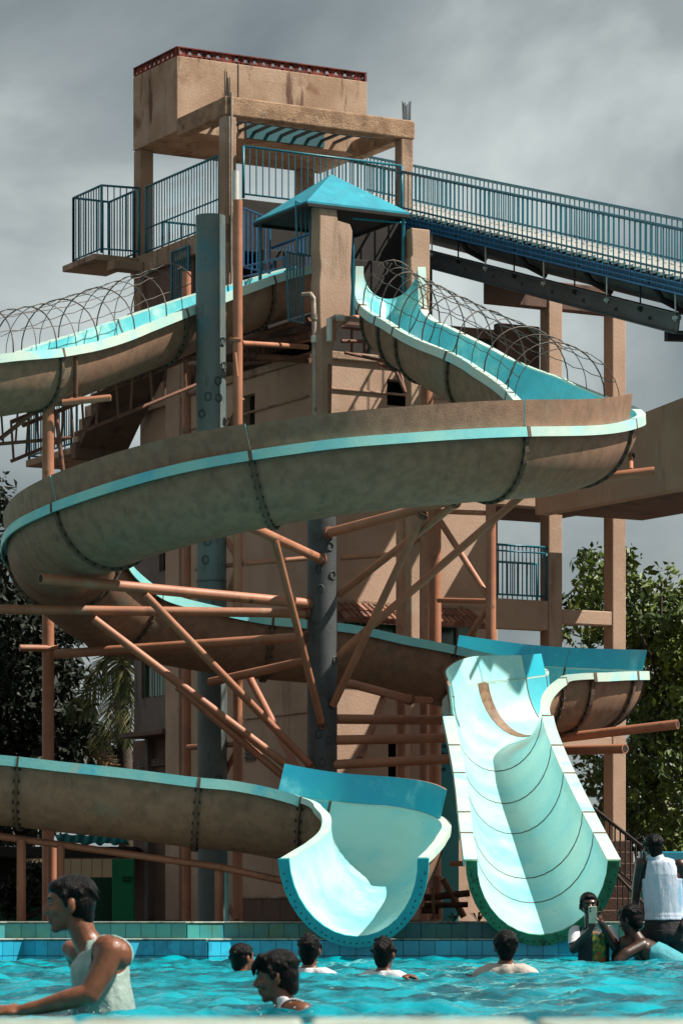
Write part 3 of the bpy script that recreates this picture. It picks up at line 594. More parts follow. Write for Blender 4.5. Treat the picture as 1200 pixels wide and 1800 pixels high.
# half-round duct and steel beam underneath
q = MB(); q.tube([R3(k0,-0.72,0.35), R3(k1,-0.72,0.35)], 0.13, 14); q.build('duct', M['postgrey'], rw, smooth=True)
q = MB()
a, c = R3(-0.75,-1.0,0.1), R3(0.93,-0.98,0.1)
q.bar(a, c, 0.015, 0.19); q.bar(a+Vector((0,0,.1)), c+Vector((0,0,.1)), 0.11, 0.014); q.bar(a-Vector((0,0,.1)), c-Vector((0,0,.1)), 0.11, 0.014); q.build('steel_beam', M['postgrey'], rw)
for i in range(9):
    k = -0.6+i*0.19; q = MB(); p = R3(k,-0.66,0.08); q.tube([p, p+Vector((0,0,-0.3))], 0.009, 6); q.box(tuple(p+Vector((-.03,-.02,-.28))), tuple(p+Vector((.06,.03,-.25)))); q.build('hanger', M['dark'] if i % 2 else M['pvcw'], rw)
    q = MB(); p = R3(k+.05,-1.0,0.085); q.tube([p, p+Vector((0.0,-0.012,0))], 0.02, 8); q.build('bolt', M['bolt'], rw)
e_ = R3(0.86,-1.14,0.1); q = MB(); q.bar(e_, e_+Vector((1.1,0.3,0.02)), 0.1, 0.1); q.build('end_bracket', M['dark'], rw)
for i in range(4):
    q = MB(); k = -0.4+i*0.4; q.tube([R3(k,-0.6,0.05), R3(k+.03,-0.78,0.12), R3(k+.04,-0.88,0.35)], 0.035, 8); q.build('duct_strap', M['dark'], rw)
# ================================================================ FLUMES
def cmr(p0, p1, p2, p3, t):
    return 0.5*((2*p1)+(-p0+p2)*t+(2*p0-5*p1+4*p2-p3)*t*t+(-p0+3*p1-3*p2+p3)*t**3)
class Flume:
    """stations: x, y, z (centre at rim height), half width, depth, bank"""
    def __init__(s, st): s.st = np.array(st, float); s.n = len(st)
    def at(s, u):
        u = min(max(u, 0), s.n-1-1e-6); i = int(u); t = u-i; st = s.st
        g = lambda j: st[min(max(j, 0), s.n-1)] if 0 <= j < s.n else (2*st[0]-st[1] if j < 0 else 2*st[-1]-st[-2])
        return cmr(g(i-1), g(i), g(i+1), g(i+2), t)
    def frame(s, u):
        v = s.at(u); a = s.at(max(u-0.04, 0)); b = s.at(min(u+0.04, s.n-1)); T = Vector((b-a)[:3]).normalized()
        S = T.cross(Vector((0,0,1))).normalized(); Up = S.cross(T)
        bk = v[5]; S2 = S*math.cos(bk)+Up*math.sin(bk); U2 = Up*math.cos(bk)-S*math.sin(bk)
        return Vector(v[:3]), T, S2, U2, v[3], v[4]
    def length(s, a, b, k=20):
        p = [Vector(s.at(a+(b-a)*i/k)[:3]) for i in range(k+1)]; return sum((p[i+1]-p[i]).length for i in range(k))
    def sweep(s, u0, u1, prof, step=0.1, closed=True, mi=None, caps=True, b=None):
        """prof(hw,dp,f)->list of (s,t); f = 0..1 along the sweep"""
        k = max(2, int(s.length(u0, u1)/step)); b = b or MB(); vs = []; m = None
        for i in range(k+1):
            f = i/k; c, T, S, Up, hw, dp = s.frame(u0+(u1-u0)*f); pr = prof(hw, dp, f); m = len(pr)
            vs += [c+S*p[0]+Up*p[1] for p in pr]
        fs = []; ms = []
        for i in range(k):
            for j in range(m if closed else m-1):
                a = i*m+j; c = i*m+(j+1) % m; fs.append((a, a+m, c+m, c)); ms.append(mi(j) if mi else 0)
        if caps and closed: fs.append(tuple(range(m))); ms.append(ms[0]); fs.append(tuple(k*m+j for j in range(m-1, -1, -1))); ms.append(ms[0])
        o = len(b.v); b.v.extend([tuple(p) for p in vs]); b.f.extend([tuple(i+o for i in f) for f in fs]); b.m.extend(ms); return b
NA = 18
def upro(hw, dp, off=0.0): return [(-(hw+off)*math.cos(math.pi*i/NA), -(dp+off)*math.sin(math.pi*i/NA)) for i in range(NA+1)]
def section(fl, root, u0, u1, inner, lip, seam=True, lipw=0.09, liph=0.075, guard=None, label=None, step=0.1, dark=True):
    sh = fl.sweep(u0, u1, lambda hw, dp, f: upro(hw, dp)+upro(hw, dp, 0.028)[::-1], step=step, mi=lambda j: 0 if j < NA else 1)
    o = sh.build('flume_section', [inner, M['outer']], root, smooth=True); autosmooth(o, 50)
    if label: o['label'] = label
    for sg in (-1, 1):
        f0 = 0.0; f1 = 1.0
        lp = fl.sweep(u0+0.004, u1-0.004, lambda hw, dp, f: [(sg*a, t) for a, t in ((hw-0.002,0.004),(hw+lipw,0.004),(hw+lipw+0.004,-liph),(hw+lipw-0.012,-liph),(hw+lipw-0.014,-0.012),(hw-0.002,-0.012))], step=step)
        l_ = lp.build('rim', lip, o, smooth=True); autosmooth(l_, 35)
    if seam:
        du = 0.016/max(fl.length(u0, u1), .1)*(u1-u0)
        c = fl.sweep(u1-du, u1+du if u1+du < fl.n-1 else u1, lambda hw, dp, f: upro(hw, dp, 0.028)+upro(hw, dp, 0.062)[::-1], step=0.02)
        s_ = c.build('flange', M['seam'], o, smooth=False)
        si = fl.sweep(u1-du*.55, min(u1+du*.55, fl.n-1), lambda hw, dp, f: upro(hw, dp, -0.0035)+upro(hw, dp, 0.001)[::-1], step=0.02)
        si.build('joint_line', M['seam'], o)
        for sg in (-1, 1):
            jn = fl.sweep(u1-du*.9, min(u1+du*.9, fl.n-1), lambda hw, dp, f: [(sg*a, t) for a, t in ((hw+.002,0.004),(hw+lipw+.003,0.004),(hw+lipw+0.007,-liph-.002),(hw+lipw+0.003,-liph-.002),(hw+lipw-.001,0.0075),(hw+.002,0.0075))], step=0.02)
            jn.build('rim_joint', M['seam'], o)
        bb_ = MB(); cc, T, S, Up, hw, dp = fl.frame(u1)
        for sgn in (-1, 1):
            for i in range(1, NA):
                a = math.pi*i/NA; p = cc-S*(hw+0.047)*math.cos(a)-Up*(dp+0.047)*math.sin(a)+T*sgn*0.016
                q = p+T*sgn*0.016; bb_.tube([p, q], 0.013, 5)
        q = bb_.build('bolt_row', M['bolt'], o); q['kind'] = 'stuff'
    if guard:
        sg, h0, h1, mi_, mo_ = guard
        gd = fl.sweep(u0+0.006, u1-0.006, lambda hw, dp, f: [(sg*(hw+0.004), 0.006), (sg*(hw+0.004+0.04), h0+(h1-h0)*f), (sg*(hw+0.024+0.04), h0+(h1-h0)*f), (sg*(hw+0.024), 0.006)], step=step,
                      mi=lambda j: 0 if j == 0 else 1)
        g_ = gd.build('splash_guard', [mi_, mo_], o, smooth=True); autosmooth(g_, 35)
    return o
def cage(fl, root, u0, u1, n, h=0.62, wires=5, off=0.04):
    for i in range(n):
        u = u0+(u1-u0)*i/(n-1); c, T, S, Up, hw, dp = fl.frame(u); w = hw+off
        jit = random.uniform(-.03, .03); Z = Vector((0,0,1)); pts = [c+T*jit*math.sin(math.pi*k/14)-S*w*math.cos(math.pi*k/14)+Z*h*math.sin(math.pi*k/14) for k in range(15)]
        big = i % 2 == 0
        b = MB(); b.tube(pts, 0.0075 if big else 0.0045, 6); b.build('cage_hoop', M['wire'], root, smooth=True)
    for j in range(wires):
        a = math.pi*(j+1)/(wires+1); pts = []
        for i in range(n*2-1):
            u = u0+(u1-u0)*i/(2*n-2); c, T, S, Up, hw, dp = fl.frame(u); w = hw+off; sag = 0.012*(i % 2)
            pts.append(c-S*(w*math.cos(a))*(1-sag)+Vector((0,0,1))*(h*math.sin(a)-sag*1.2+random.uniform(-.006,.006)))
        b = MB(); b.tube(pts, 0.0045, 5); b.build('cage_wire', M['wire'], root, smooth=True)
def St(px, py, d, hw=0.52, dp=0.58, bank=0.0): p = P(px, py, d); return (p.x, p.y, p.z, hw, dp, bank)
def Sx(x, d, z, hw=0.52, dp=0.58, bank=0.0): return (x, d, z, hw, dp, bank)
# ---------------- slide B (right mouth, big loop round the centre pole, steep last chute)
xc, dc, R = -0.25, 33.0, 2.62
def circ(phi, z, r=R, **k): a = math.radians(phi); return Sx(xc+r*math.sin(a), dc+r*math.cos(a), z, **k)
sB_ = [Sx(0.54,36.95,7.53,0.30,0.5), Sx(0.565,36.6,7.02,0.31,0.5), Sx(0.87,36.0,6.70,0.35,0.52), Sx(1.27,35.3,6.36,.42,.55), Sx(1.82,34.6,5.98,.48,.57), circ(72,5.60), circ(90,5.33),
       circ(108,5.12), circ(125,4.93), circ(145,4.80), circ(165,4.68), circ(180,4.585), circ(197,4.46), circ(213,4.32,2.58,dp=.56), circ(230,4.19,2.54,dp=.54), circ(248,4.09,2.5,dp=.53), circ(270,3.98,2.48,dp=.53),
       circ(290,3.83,2.52,dp=.54), circ(308,3.70), circ(326,3.60), circ(344,3.51), Sx(xc+.3,dc+R-.03,3.42), Sx(0.75,35.6,3.28), Sx(1.5,35.58,3.14), Sx(2.1,35.4,3.03,.5,.56), Sx(2.5,34.9,2.95,.48,.56), Sx(2.58,34.3,2.87,.47,.56),
       Sx(2.25,33.75,2.80,.46,.56), Sx(1.78,33.35,2.72,.45,.56), Sx(1.52,32.75,2.52,.44,.56), Sx(1.50,32.1,2.27,.42,.56), Sx(1.53,31.3,1.97,.425,.57), Sx(1.575,30.3,1.62,.45,.58), Sx(1.62,29.2,1.245,.495,.61), Sx(1.67,27.95,0.845,.545,.65)]
fb = Flume(sB_)
rootB = thing('water_slide', 'cyan and brown flume slide looping round the centre pole, ending in the steep right chute', 'water slide', tuple(P(955,1650,28.2)))
G = M['guardin']; O_ = M['outer']
cutsB = [(0,1.0,'inner','lipw',None),(1.0,1.6,'inner','lipw',None),(1.6,2.2,'inner','lipw',None),(2.2,3.4,'inner','lipw',None),(3.4,4.9,'inner','lipw',None),(4.9,7.05,'inner','lipw',None),
         (7.05,8.9,'inner','lipw',(-1,.25,.25)),(8.9,11.6,'inner','lip',(-1,.25,.23)),(11.6,14.0,'inner','lip',(-1,.25,.27)),(14.0,16.2,'inner','lip',(-1,.27,.24)),
         (16.2,18.0,'inner','lip',None),(18.0,20.2,'inner','lip',None),(20.2,22.6,'inner','lip',None),(22.6,24.0,'inner','lip',(-1,.22,.22)),(24.0,25.7,'inner','lipw',(-1,.22,.22)),
         (25.7,26.35,'inner','lipw',None),(26.35,27.2,'inner','lipw',(1,.22,.24)),(27.2,28.0,'bleach','lipw',(1,.24,.27)),(28.0,29.9,'bleach','lipw',(1,.27,.3)),(29.9,31.0,'bleach','lipw',None),(31.0,31.85,'bleach','lipw',None),(31.85,32.9,'bleach','lipw',None),(32.9,33.4,'bleach','lipw',None),(33.4,34,'bleach','lipw',None)]
for i, (a, c, im, lm, gu) in enumerate(cutsB):
    if gu: gu = (-gu[0] if False else gu[0], gu[1], gu[2], G if a > 20 else M['inner'], O_)
    if gu and a >= 27: gu = (gu[0], gu[1], gu[2], M['bleach'], O_)
    section(fb, rootB, a, c, M[im], M[lm], seam=(i < len(cutsB)-1), guard=gu, lipw=0.085 if a < 28.5 else 0.11, liph=0.085 if a < 27 else 0.06)
cage(fb, rootB, 1.0, 5.1, 14, 0.52, 7)
stn = fb.sweep(27.93, 28.12, lambda hw, dp, f: upro(hw, dp, -0.005)[8:]+upro(hw, dp, 0.001)[8:][::-1], step=0.03); stn.build('resin_stain', M['stain'], rootB)
stn = fb.sweep(25.6, 25.8, lambda hw, dp, f: upro(hw, dp, -0.005)[:9]+upro(hw, dp, 0.001)[:9][::-1], step=0.03); stn.build('resin_stain', M['stain'], rootB)
def exitring(fl, root, m1, m2):
    c, T, S, Up, hw, dp = fl.frame(fl.n-1-1e-4); b = MB()
    def ring(off, t): return [c+S*s_+Up*(t_)+T*t for s_, t_ in upro(hw, dp, off)]
    A = ring(0.0, 0.001); B1 = ring(0.095, 0.001); A2 = ring(0.0, 0.026); B2 = ring(0.095, 0.026)
    n = len(A); b.add(A+B1+A2+B2, [f for i in range(n-1) for f in ((i+1,i,n+i,n+i+1)[::-1], (2*n+i,2*n+i+1,3*n+i+1,3*n+i)[::-1], (n+i,n+i+1,3*n+i+1,3*n+i), (i+1,i,2*n+i,2*n+i+1))]+[(0,n,3*n,2*n),(n-1,3*n-1,4*n-1,2*n-1)][:2],)
    b.m = [0 if m1 == m2 else (1 if 3 <= (k//4) <= 99 and (6 <= k//4 <= 11) else 0) for k in range(len(b.f))]
    o = b.build('exit_flange', [m1, m2], root); 
    q = MB()
    for i in range(2, NA*2-1):
        a = math.pi*i/(NA*2); p = c-S*(hw+0.058+0.012*((i*7)%3-1))*math.cos(a)-Up*(dp+0.058)*math.sin(a)+T*0.026
        q.tube([p, p+T*0.010], 0.0062, 6)
    r = q.build('bolt_row', M['bolt'], o); r['kind'] = 'stuff'
exitring(fb, rootB, M['exitmoss'], M['exitmoss'])
# ---------------- slide A (left mouth, leaves the frame at the left, comes back as the lower flume)
xa, da, Ra = -6.3, 32.3, 1.85
def ca(phi, z, r=Ra): a = math.radians(phi); return Sx(xa-r*math.sin(a), da+r*math.cos(a), z)
sA_ = [St(548,462,38.6,.44,.5), St(480,482,38.2,.46,.5), St(400,505,37.75,.47,.52), St(300,540,37.1,.47,.53), St(190,580,36.3,.47,.54), St(70,618,35.3,.47,.56), St(-50,638,34.7,.48,.57), Sx(-4.8,34.3,5.8,.5), Sx(-5.6,34.2,5.55,.5)]
for k in range(0, 19):
    sA_.append(ca(20+k*30-10, 5.35-k*0.172))
sA_ += [Sx(-5.6,30.35,2.06), Sx(-4.8,30.3,1.95), St(-200,1322,30.3), St(0,1332,30.22), St(120,1345,30.2), St(240,1358,30.2), St(350,1372,30.2), St(440,1381,30.2,.5), Sx(-0.22,30.14,1.425,.48,.57), Sx(0.14,29.95,1.36,.47,.58), Sx(0.34,29.6,1.27,.47,.6), Sx(0.39,29.2,1.16,.485,.61), Sx(0.30,28.75,1.03,.51,.63), Sx(0.20,28.35,.94,.535,.645), Sx(0.10,27.95,.86,.55,.66)]
# the circle stations are counter-clockwise from the back
fa = Flume(sA_)
rootA = thing('water_slide', 'cyan and brown flume slide crossing low from the left edge to the low left chute', 'water slide', tuple(P(620,1650,28.2)))
nA = len(sA_)-1; i0 = nA-11     # station index of St(0,1332)
cutsA = [(0,1.7,'inner','lipw'),(1.7,3.35,'inner','lipw'),(3.35,5.2,'inner','lipw'),(5.2,8,'inner','lipw')]+[(8+k*3,11+k*3,'inner','lip') for k in range(6)]+[(26,nA-12.2,'inner','lip')]
print('A', nA, i0)
u = nA-12.2
cutsA += [(u,i0+0.35,'inner','lip'),(i0+.35,i0+3.05,'inner','lip'),(i0+3.05,i0+5.0,'inner','lip'),(i0+5.0,nA,'bleach','lipw')]
for i, (a, c, im, lm) in enumerate(cutsA):
    last = i == len(cutsA)-1
    section(fa, rootA, a, c, M[im], M[lm], seam=not last, lipw=0.085 if not last else 0.08, liph=0.085 if not last else 0.05, step=0.07 if last else 0.1)
gd = fa.sweep(i0+4.35, nA-3.6, lambda hw, dp, f: [(-(hw+.004), .006), (-(hw+.05), .27), (-(hw+.07), .27), (-(hw+.024), .006)], step=0.07, mi=lambda j: 0 if j == 0 else 1)
g_ = gd.build('splash_guard', [G, O_], rootA, smooth=True); autosmooth(g_, 35)
cage(fa, rootA, 3.1, 7.4, 17, 0.5, 5)
exitring(fa, rootA, M['exitrim'], M['exitrim'])
# ================================================================ STEEL SUPPORTS
def pp(px, py, d): return P(px, py, d)
def mk(root, name, pts, r, m='orange', n=12, open_end=None):
    b = MB(); b.tube(pts, r, n); o = b.build(name, M[m], root, smooth=True); autosmooth(o, 50)
    if open_end is not None:      # near-black disc in place of the shade inside the pipe
        a, c = (Vector(pts[0]), Vector(pts[1])) if open_end == 0 else (Vector(pts[-1]), Vector(pts[-2])); t = (a-c).normalized()
        q = MB(); q.tube([a-t*0.001, a+t*0.0012], r*0.8, 10); q.build('pipe_mouth_shade', M['dark'], o)
    return o
GZ = 0.32
cpole = thing('support_pole', 'dark grey steel pole in the middle of the loop, carrying orange arms and braces', 'pole', (X(566,33),33,GZ))
q = MB(); q.tube([(X(566,33),33,GZ), (X(566,33),33,4.72)], 0.148, 24); o = q.build('pole_shaft', M['postgrey'], cpole, smooth=True); autosmooth(o)
for (py, px) in ((1395,563),(960,580),(1010,584),(1000,560),(1035,563),(1160,588),(1230,590),(1300,578),(1340,566),(1290,560)):
    a = (px-566)/26; ang = math.asin(max(-.97,min(.97,a))); c = Vector((X(566,33)+0.149*math.sin(ang), 33-0.149*math.cos(ang), ZZ(py,32.85)))
    q = MB(); nn = Vector((math.sin(ang), -math.cos(ang), 0)); t = Vector((math.cos(ang), math.sin(ang), 0))
    q.tube([c+nn*0.004+t*0.035*math.cos(k*math.pi/6)+Vector((0,0,0.04*math.sin(k*math.pi/6))) for k in range(12)], 0.006, 5, closed=True); q.build('weld_ring', M['postgrey'], cpole, smooth=True)
W = lambda rpx, d: rpx*d/F
arms = [((72,1017,31.3),(550,1062,32.95),9.5,'support_arm',0),((-90,1070,32.2),(547,1078,32.95),8.5,'support_arm',None),((98,1150,34.3),(548,1119,33),8.5,'support_arm',0),
        ((370,1199,34.3),(545,1160,33),8,'support_arm',0),((432,922,30.9),(566,984,32.88),8.5,'support_arm',0),((872,858,31.2),(573,938,32.9),9,'support_arm',0),
        ((1150,828,32.6),(592,893,33),8,'support_arm',0),((598,1197,33.05),(722,1230,34.6),8,'support_arm',None),((722,1230,34.6),(762,1231,35),6,'support_arm',None),
        ((590,1264,33.1),(800,1266,33.6),8.5,'support_arm',None),((590,1301,33),(800,1297,33.2),8.5,'support_arm',None),((588,1344,32.95),(810,1333,32.6),8.5,'support_arm',None),
        ((255,1045,31.9),(550,1350,32.9),7,'brace',None),((165,1088,32.4),(545,1376,32.9),7.5,'brace',None),((312,1207,32.6),(530,1392,33.0),7,'brace',None),((438,1190,34),(545,1396,33.1),7,'brace',None),
        ((483,950,31.6),(567,1278,32.85),6.5,'brace',None),((596,1045,33),(805,882,31.6),6.5,'brace',None),((590,1155,33),(945,846,32.6),7,'brace',None),((585,1240,32.87),(745,900,31.9),7,'brace',None),((677,1218,34.1),(630,1342,33.1),6.5,'brace',None)]
for (a, b_, r, nm, oe) in arms: mk(cpole, nm, [pp(*a), pp(*b_)], W(r, (a[2]+b_[2])/2), open_end=oe); A1, A2 = pp(*b_), pp(*a); tt_ = (A2-A1).normalized(); mk(cpole, 'clamp', [A1+tt_*0.02, A1+tt_*0.06], W(r*1.3, b_[2]), 'orangedk')
tall = thing('support_pole', 'tall wide blue grey steel pole left of centre, standing behind the flumes', 'pole', (X(372,36.6),36.6,GZ))
q = MB(); q.tube([(X(374,36.6),36.6,GZ), (X(370,36.6),36.6,ZZ(380,36.6))], 0.162, 28); o = q.build('pole_shaft', M['post'], tall, smooth=True); autosmooth(o)
for (px, py) in ((392,598),(393,641),(384,669),(367,697),(356,727),(385,699),(366,952),(362,984),(385,1370)):
    a = (px-371)/26; ang = math.asin(max(-.97,min(.97,a))); c = Vector((X(371,36.6)+0.163*math.sin(ang), 36.6-0.163*math.cos(ang), ZZ(py,36.45)))
    q = MB(); nn = Vector((math.sin(ang), -math.cos(ang), 0)); t = Vector((math.cos(ang), math.sin(ang), 0))
    q.tube([c+nn*0.006+t*0.038*math.cos(k*math.pi/6)+Vector((0,0,0.044*math.sin(k*math.pi/6))) for k in range(12)], 0.0075, 5, closed=True); q.build('weld_ring', M['postgrey'], tall, smooth=True)
q = MB(); q.tube([(X(372,36.6),36.6,ZZ(1024,36.6)), (X(372,36.6),36.6,ZZ(1021,36.6))], 0.167, 24); q.build('pole_joint', M['postgrey'], tall)
# thin tall orange posts
def post(label, px, py0, d, r, extra=(), bot=GZ, m='orange'):
    t = thing('steel_post', label, 'post', (X(px,d),d,bot)); mk(t, 'post_shaft', [(X(px,d),d,bot), (X(px,d),d,ZZ(py0,d))], W(r,d), m, 14)
    for e_ in extra: mk(t, e_[0], [pp(*e_[1]), pp(*e_[2])], W(e_[3], e_[1][2]), e_[4] if len(e_) > 4 else m)
    return t
t418 = post('tall thin orange post just right of the wide blue grey pole', 418, 352, 36.4, 8.5, [('crossbar',(425,603,36.4),(540,610,37.5),4.5),('clamp',(405,596,36.4),(425,598,36.3),3.5),('crossbar',(427,991,36.4),(545,981,36.6),4.5),('crossbar',(345,1001,36.9),(418,992,36.5),4),('brace',(400,950,36.6),(418,985,36.4),5),('brace',(400,1050,36.6),(416,1000,36.4),5),('crossbar',(330,1314,37),(418,1308,36.5),5),('brace',(395,1360,36.8),(418,1315,36.4),5),('brace',(402,755,36.7),(425,700,36.5),5,'orangedk'),('short_pipe',(413,620,36.25),(417,662,36.25),3)])
mk(t418, 'pale_cap_pipe', [(X(414,36.42),36.42,ZZ(352,36.4)), (X(414,36.42),36.42,ZZ(300,36.4))], W(6,36.4), 'pvcw')
post('orange post left of the wide blue grey pole, standing close to the building', 328, 478, 38.3, 8, [('crossbar',(333,690,38.3),(352,687,37.5),5,'orangedk'),('crossbar',(333,640,38.3),(352,638,37.5),5,'orangedk')])
post('single orange post at the far left in front of the dark tree', 85, 668, 35.25, 10.5, [('crossbar',(35,1139,35.1),(102,1140,35.25),6),('crossbar',(-60,712,35.1),(196,700,35.4),5.5,'orangedk'),('crossbar',(110,708,34.9),(195,699,34.9),6)])
# scaffold on the right
scf = thing('pipe_scaffold', 'orange pipe scaffold of several uprights and crossbars right of the centre pole', 'scaffold', (X(780,36.8),36.8,GZ))
for (px, py0, d, r) in ((704,868,36.8,8.5),(745,862,36.75,8),(764,860,37.3,11),(862,856,36.6,9)):
    mk(scf, 'upright', [(X(px,d),d,GZ if px != 862 else ZZ(1180,d)), (X(px,d),d,ZZ(py0,d))], W(r,d), n=14)
for (a, c, r) in (((775,899,37.2),(855,902,36.7),4.5),((770,1055,37.2),(858,1057,36.7),4.5),((768,908,37.1),(857,1048,36.65),5.5),((858,1066,36.6),(808,1146,37.0),6),((600,981,37.2),(697,974,36.85),4.5),((697,974,36.8),(745,940,36.8),5),((770,1262,36.9),(700,1262,36.9),4)):
    mk(scf, 'crossbar', [pp(*a), pp(*c)], W(r,a[2]))
# arms sticking out at the right
ra = thing('outrigger_pipes', 'pair of orange pipes with open ends sticking out right under the white lipped bend', 'pipe', pp(1000,1300,33.5))
mk(ra, 'pipe', [pp(1190,1273,33.0), pp(980,1298,33.6)], W(8.5,33), open_end=0); mk(ra, 'pipe', [pp(1098,1316,32.8), pp(960,1320,33.6)], W(8.5,33), open_end=0)
mk(ra, 'pipe_strut', [pp(985,1298,33.55), pp(975,1320,33.5)], W(6,33.5))
mk(ra, 'pipe_strut', [pp(975,1320,33.5), (X(975,33.5),33.5,GZ)], W(6,33.5), 'orangedk')
ra2 = thing('outrigger_pipes', 'short orange pipe stub under the upper right bend of the big loop', 'pipe', pp(1060,800,34))
mk(ra2, 'pipe', [pp(1112,801,33.6), pp(960,806,34.4)], W(6.5,34), open_end=0); mk(ra2, 'pipe_strut', [pp(1108,805,33.6), pp(1108,826,33.2)], W(4,34))
# ladder trusses
def truss(label, a, b_, h, n, m='orangedk', r=4):
    t = thing('ladder_truss', label, 'truss', tuple((pp(*a)+pp(*b_))/2)); A, B_ = pp(*a), pp(*b_); dz = Vector((0,0,-h))
    off = Vector((0.1,0.25,0))
    mk(t, 'chord', [A, B_], W(r,A.y), m); mk(t, 'chord', [A+dz, B_+dz], W(r*.8,A.y), m); mk(t, 'chord', [A+off, B_+off], W(r,A.y), m)
    for i in range(n+1):
        f = i/n; p = A.lerp(B_, f); mk(t, 'rung', [p, p+dz+(B_-A)/n*0.15*(-1 if i % 2 else 1)], W(r*.55,A.y), m, 6)
    return t
truss('rusty ladder truss rising under the left flume past the wide pole', (20,742,36.0), (352,607,37.3), 0.42, 11)
truss('rusty ladder truss at the left edge under the left flume', (-60,716,35.6), (125,700,35.7), 0.42, 6)
lf = thing('rusty_bracket', 'dark strap and slanting bars hanging from the left flume above the orange post', 'bracket', pp(100,720,35.4))
for (a, c, r) in (((133,628,35.0),(133,705,35.2),4),((0,772,35.2),(98,694,35.3),4),((98,720,35.4),(112,835,35.4),4),((30,700,35.3),(45,716,35.3),5)): mk(lf, 'bar', [pp(*a), pp(*c)], W(r,35.2), 'orangedk', 8)
# more steel between the mouths of the slides
ms = thing('pipe_scaffold', 'small rusty pipe scaffold under the slide platform right of the thick pillar', 'scaffold', pp(660,640,38))
for (a, c, r) in (((585,562,37),(650,556,37.6),4.5),((586,560,37.0),(586,600,37.0),5),((600,600,37.6),(650,600,37.8),3.5),((606,620,37.6),(700,640,37.9),3),((640,570,37.8),(640,620,37.8),2.5),((618,580,37.8),(618,620,37.8),2.5),((666,640,38),(700,655,37.5),3),((600,575,37.9),(680,585,37.9),3),((750,672,36.6),(750,720,36.6),11),((700,640,37.4),(712,690,37.2),3),((668,590,37),(712,690,36.9),3)):
    mk(ms, 'pipe', [pp(*a), pp(*c)], W(r,a[2]), 'orange' if r > 4 else 'orangedk', 8)
dp_ = thing('drain_pipe', 'grey plastic drain pipe with elbows left of the thick pillar', 'pipe', pp(553,700,37.6))
mk(dp_, 'pipe_run', [pp(532,518,37.1), pp(546,517,37.0), pp(551,524,36.95), pp(552,560,36.95), pp(553,735,36.95)], W(4.2,37), 'pvc')
mk(dp_, 'coupling', [pp(552,552,36.94), pp(552,562,36.94)], W(5.5,37.5), 'pvc'); mk(dp_, 'coupling', [pp(552,590,36.94), pp(552,602,36.94)], W(5.5,37.5), 'pvcw')
dp2 = thing('drain_pipe', 'short pale plastic pipe elbow on the right face of the thick pillar', 'pipe', pp(582,580,37.0))
mk(dp2, 'pipe_run', [pp(630,562,37.4), pp(590,558,37.0), pp(581,562,36.95), pp(579,572,36.95), pp(579,602,36.95)], W(5,37), 'pvc')
mk(dp2, 'coupling', [pp(602,558,37.05), pp(588,558,36.98)], W(5.5,37), 'pvcw'); mk(dp2, 'coupling', [pp(579,560,36.94), pp(579,600,36.94)], W(5.6,37), 'pvcw')
mk(dp2, 'coupling', [pp(579,640,36.98), pp(579,740,36.98)], W(3.2,37), 'orangedk')
und = thing('walkway_bracing', 'dark rusty beams and hanging bars below the left slide mouth', 'bracing', pp(470,600,38))
for (a, c, r) in (((425,598,38.4),(545,560,37.6),5),((430,640,38.4),(545,625,37.8),4),((425,610,38.4),(545,590,37.8),7),((436,540,38.6),(436,640,38.6),2),((446,545,38.6),(446,640,38.6),2),((456,545,38.6),(456,640,38.6),2),((466,555,38.6),(466,640,38.6),5),((430,625,38.3),(545,633,37.9),6)):
    mk(und, 'bar', [pp(*a), pp(*c)], W(r,38), 'orangedk', 8)
b = MB(); hexb(b, -2.3, -0.2, -0.32, 0.1, 6.95, 7.05); b.build('ledge_slab', M['wallbrown'], und)
# pool side pipe rail under the lower flume
pr = thing('pipe_fence', 'low orange pipe rail on posts sloping down to the right behind the pool ledge', 'railing', (X(240,30.2),30.2,GZ))
mk(pr, 'top_pipe', [pp(-150,1448,30.3), pp(0,1470,30.3), pp(385,1524,30.2), pp(500,1549,30.1)], W(6.5,30.2))
for px, py, r in ((38,1476,8),(107,1486,7),(385,1524,7.5)): mk(pr, 'fence_post', [(X(px,30.25),30.25,GZ), (X(px,30.25),30.25,ZZ(py,30.2))], W(r,30.2))
mk(pr, 'slant_pipe', [pp(402,1592,30.6), pp(416,1618,30.4)], W(5,30.4)); 
pp2 = thing('steel_post', 'slim pale teal post touching the orange rail below the flume joint', 'post', (X(399,30.5),30.5,GZ)); mk(pp2, 'post_shaft', [(X(399,30.5),30.5,GZ), (X(399,30.5),30.5,ZZ(1530,30.5))], W(4,30.5), 'lip')
post('orange post in front of the ground floor, left of the man in the vest', 92, 1478, 31.6, 8.5)
# frame under the two chutes
uf = thing('chute_frame', 'brown crossbars and an orange slanting pipe between the two chutes', 'frame', pp(780,1580,29.6))
for (a, c, r, m) in (((745,1578,29.9),(825,1570,29.9),6,'orangedk'),((745,1592,29.8),(822,1590,29.8),5,'orangedk'),((778,1545,29.9),(815,1612,29.9),6,'orange'),((768,1540,30.3),(768,1616,30.3),10,'orange'),((760,1560,29.7),(762,1616,29.7),2.5,'orange'),((757,1616,29.8),(775,1590,29.8),2.5,'orange'),((790,1518,31),(815,1518,31),5,'orange'),((740,1600,29.8),(770,1600,29.8),6,'orangedk')):
    mk(uf, 'bar', [pp(*a), pp(*c)], W(r,30), m, 8)
for px in (615, 700, 930, 960): mk(uf, 'prop', [(X(px,29.4),29.4,GZ), (X(px,29.4),29.4,0.55)], 0.05, 'orangedk')
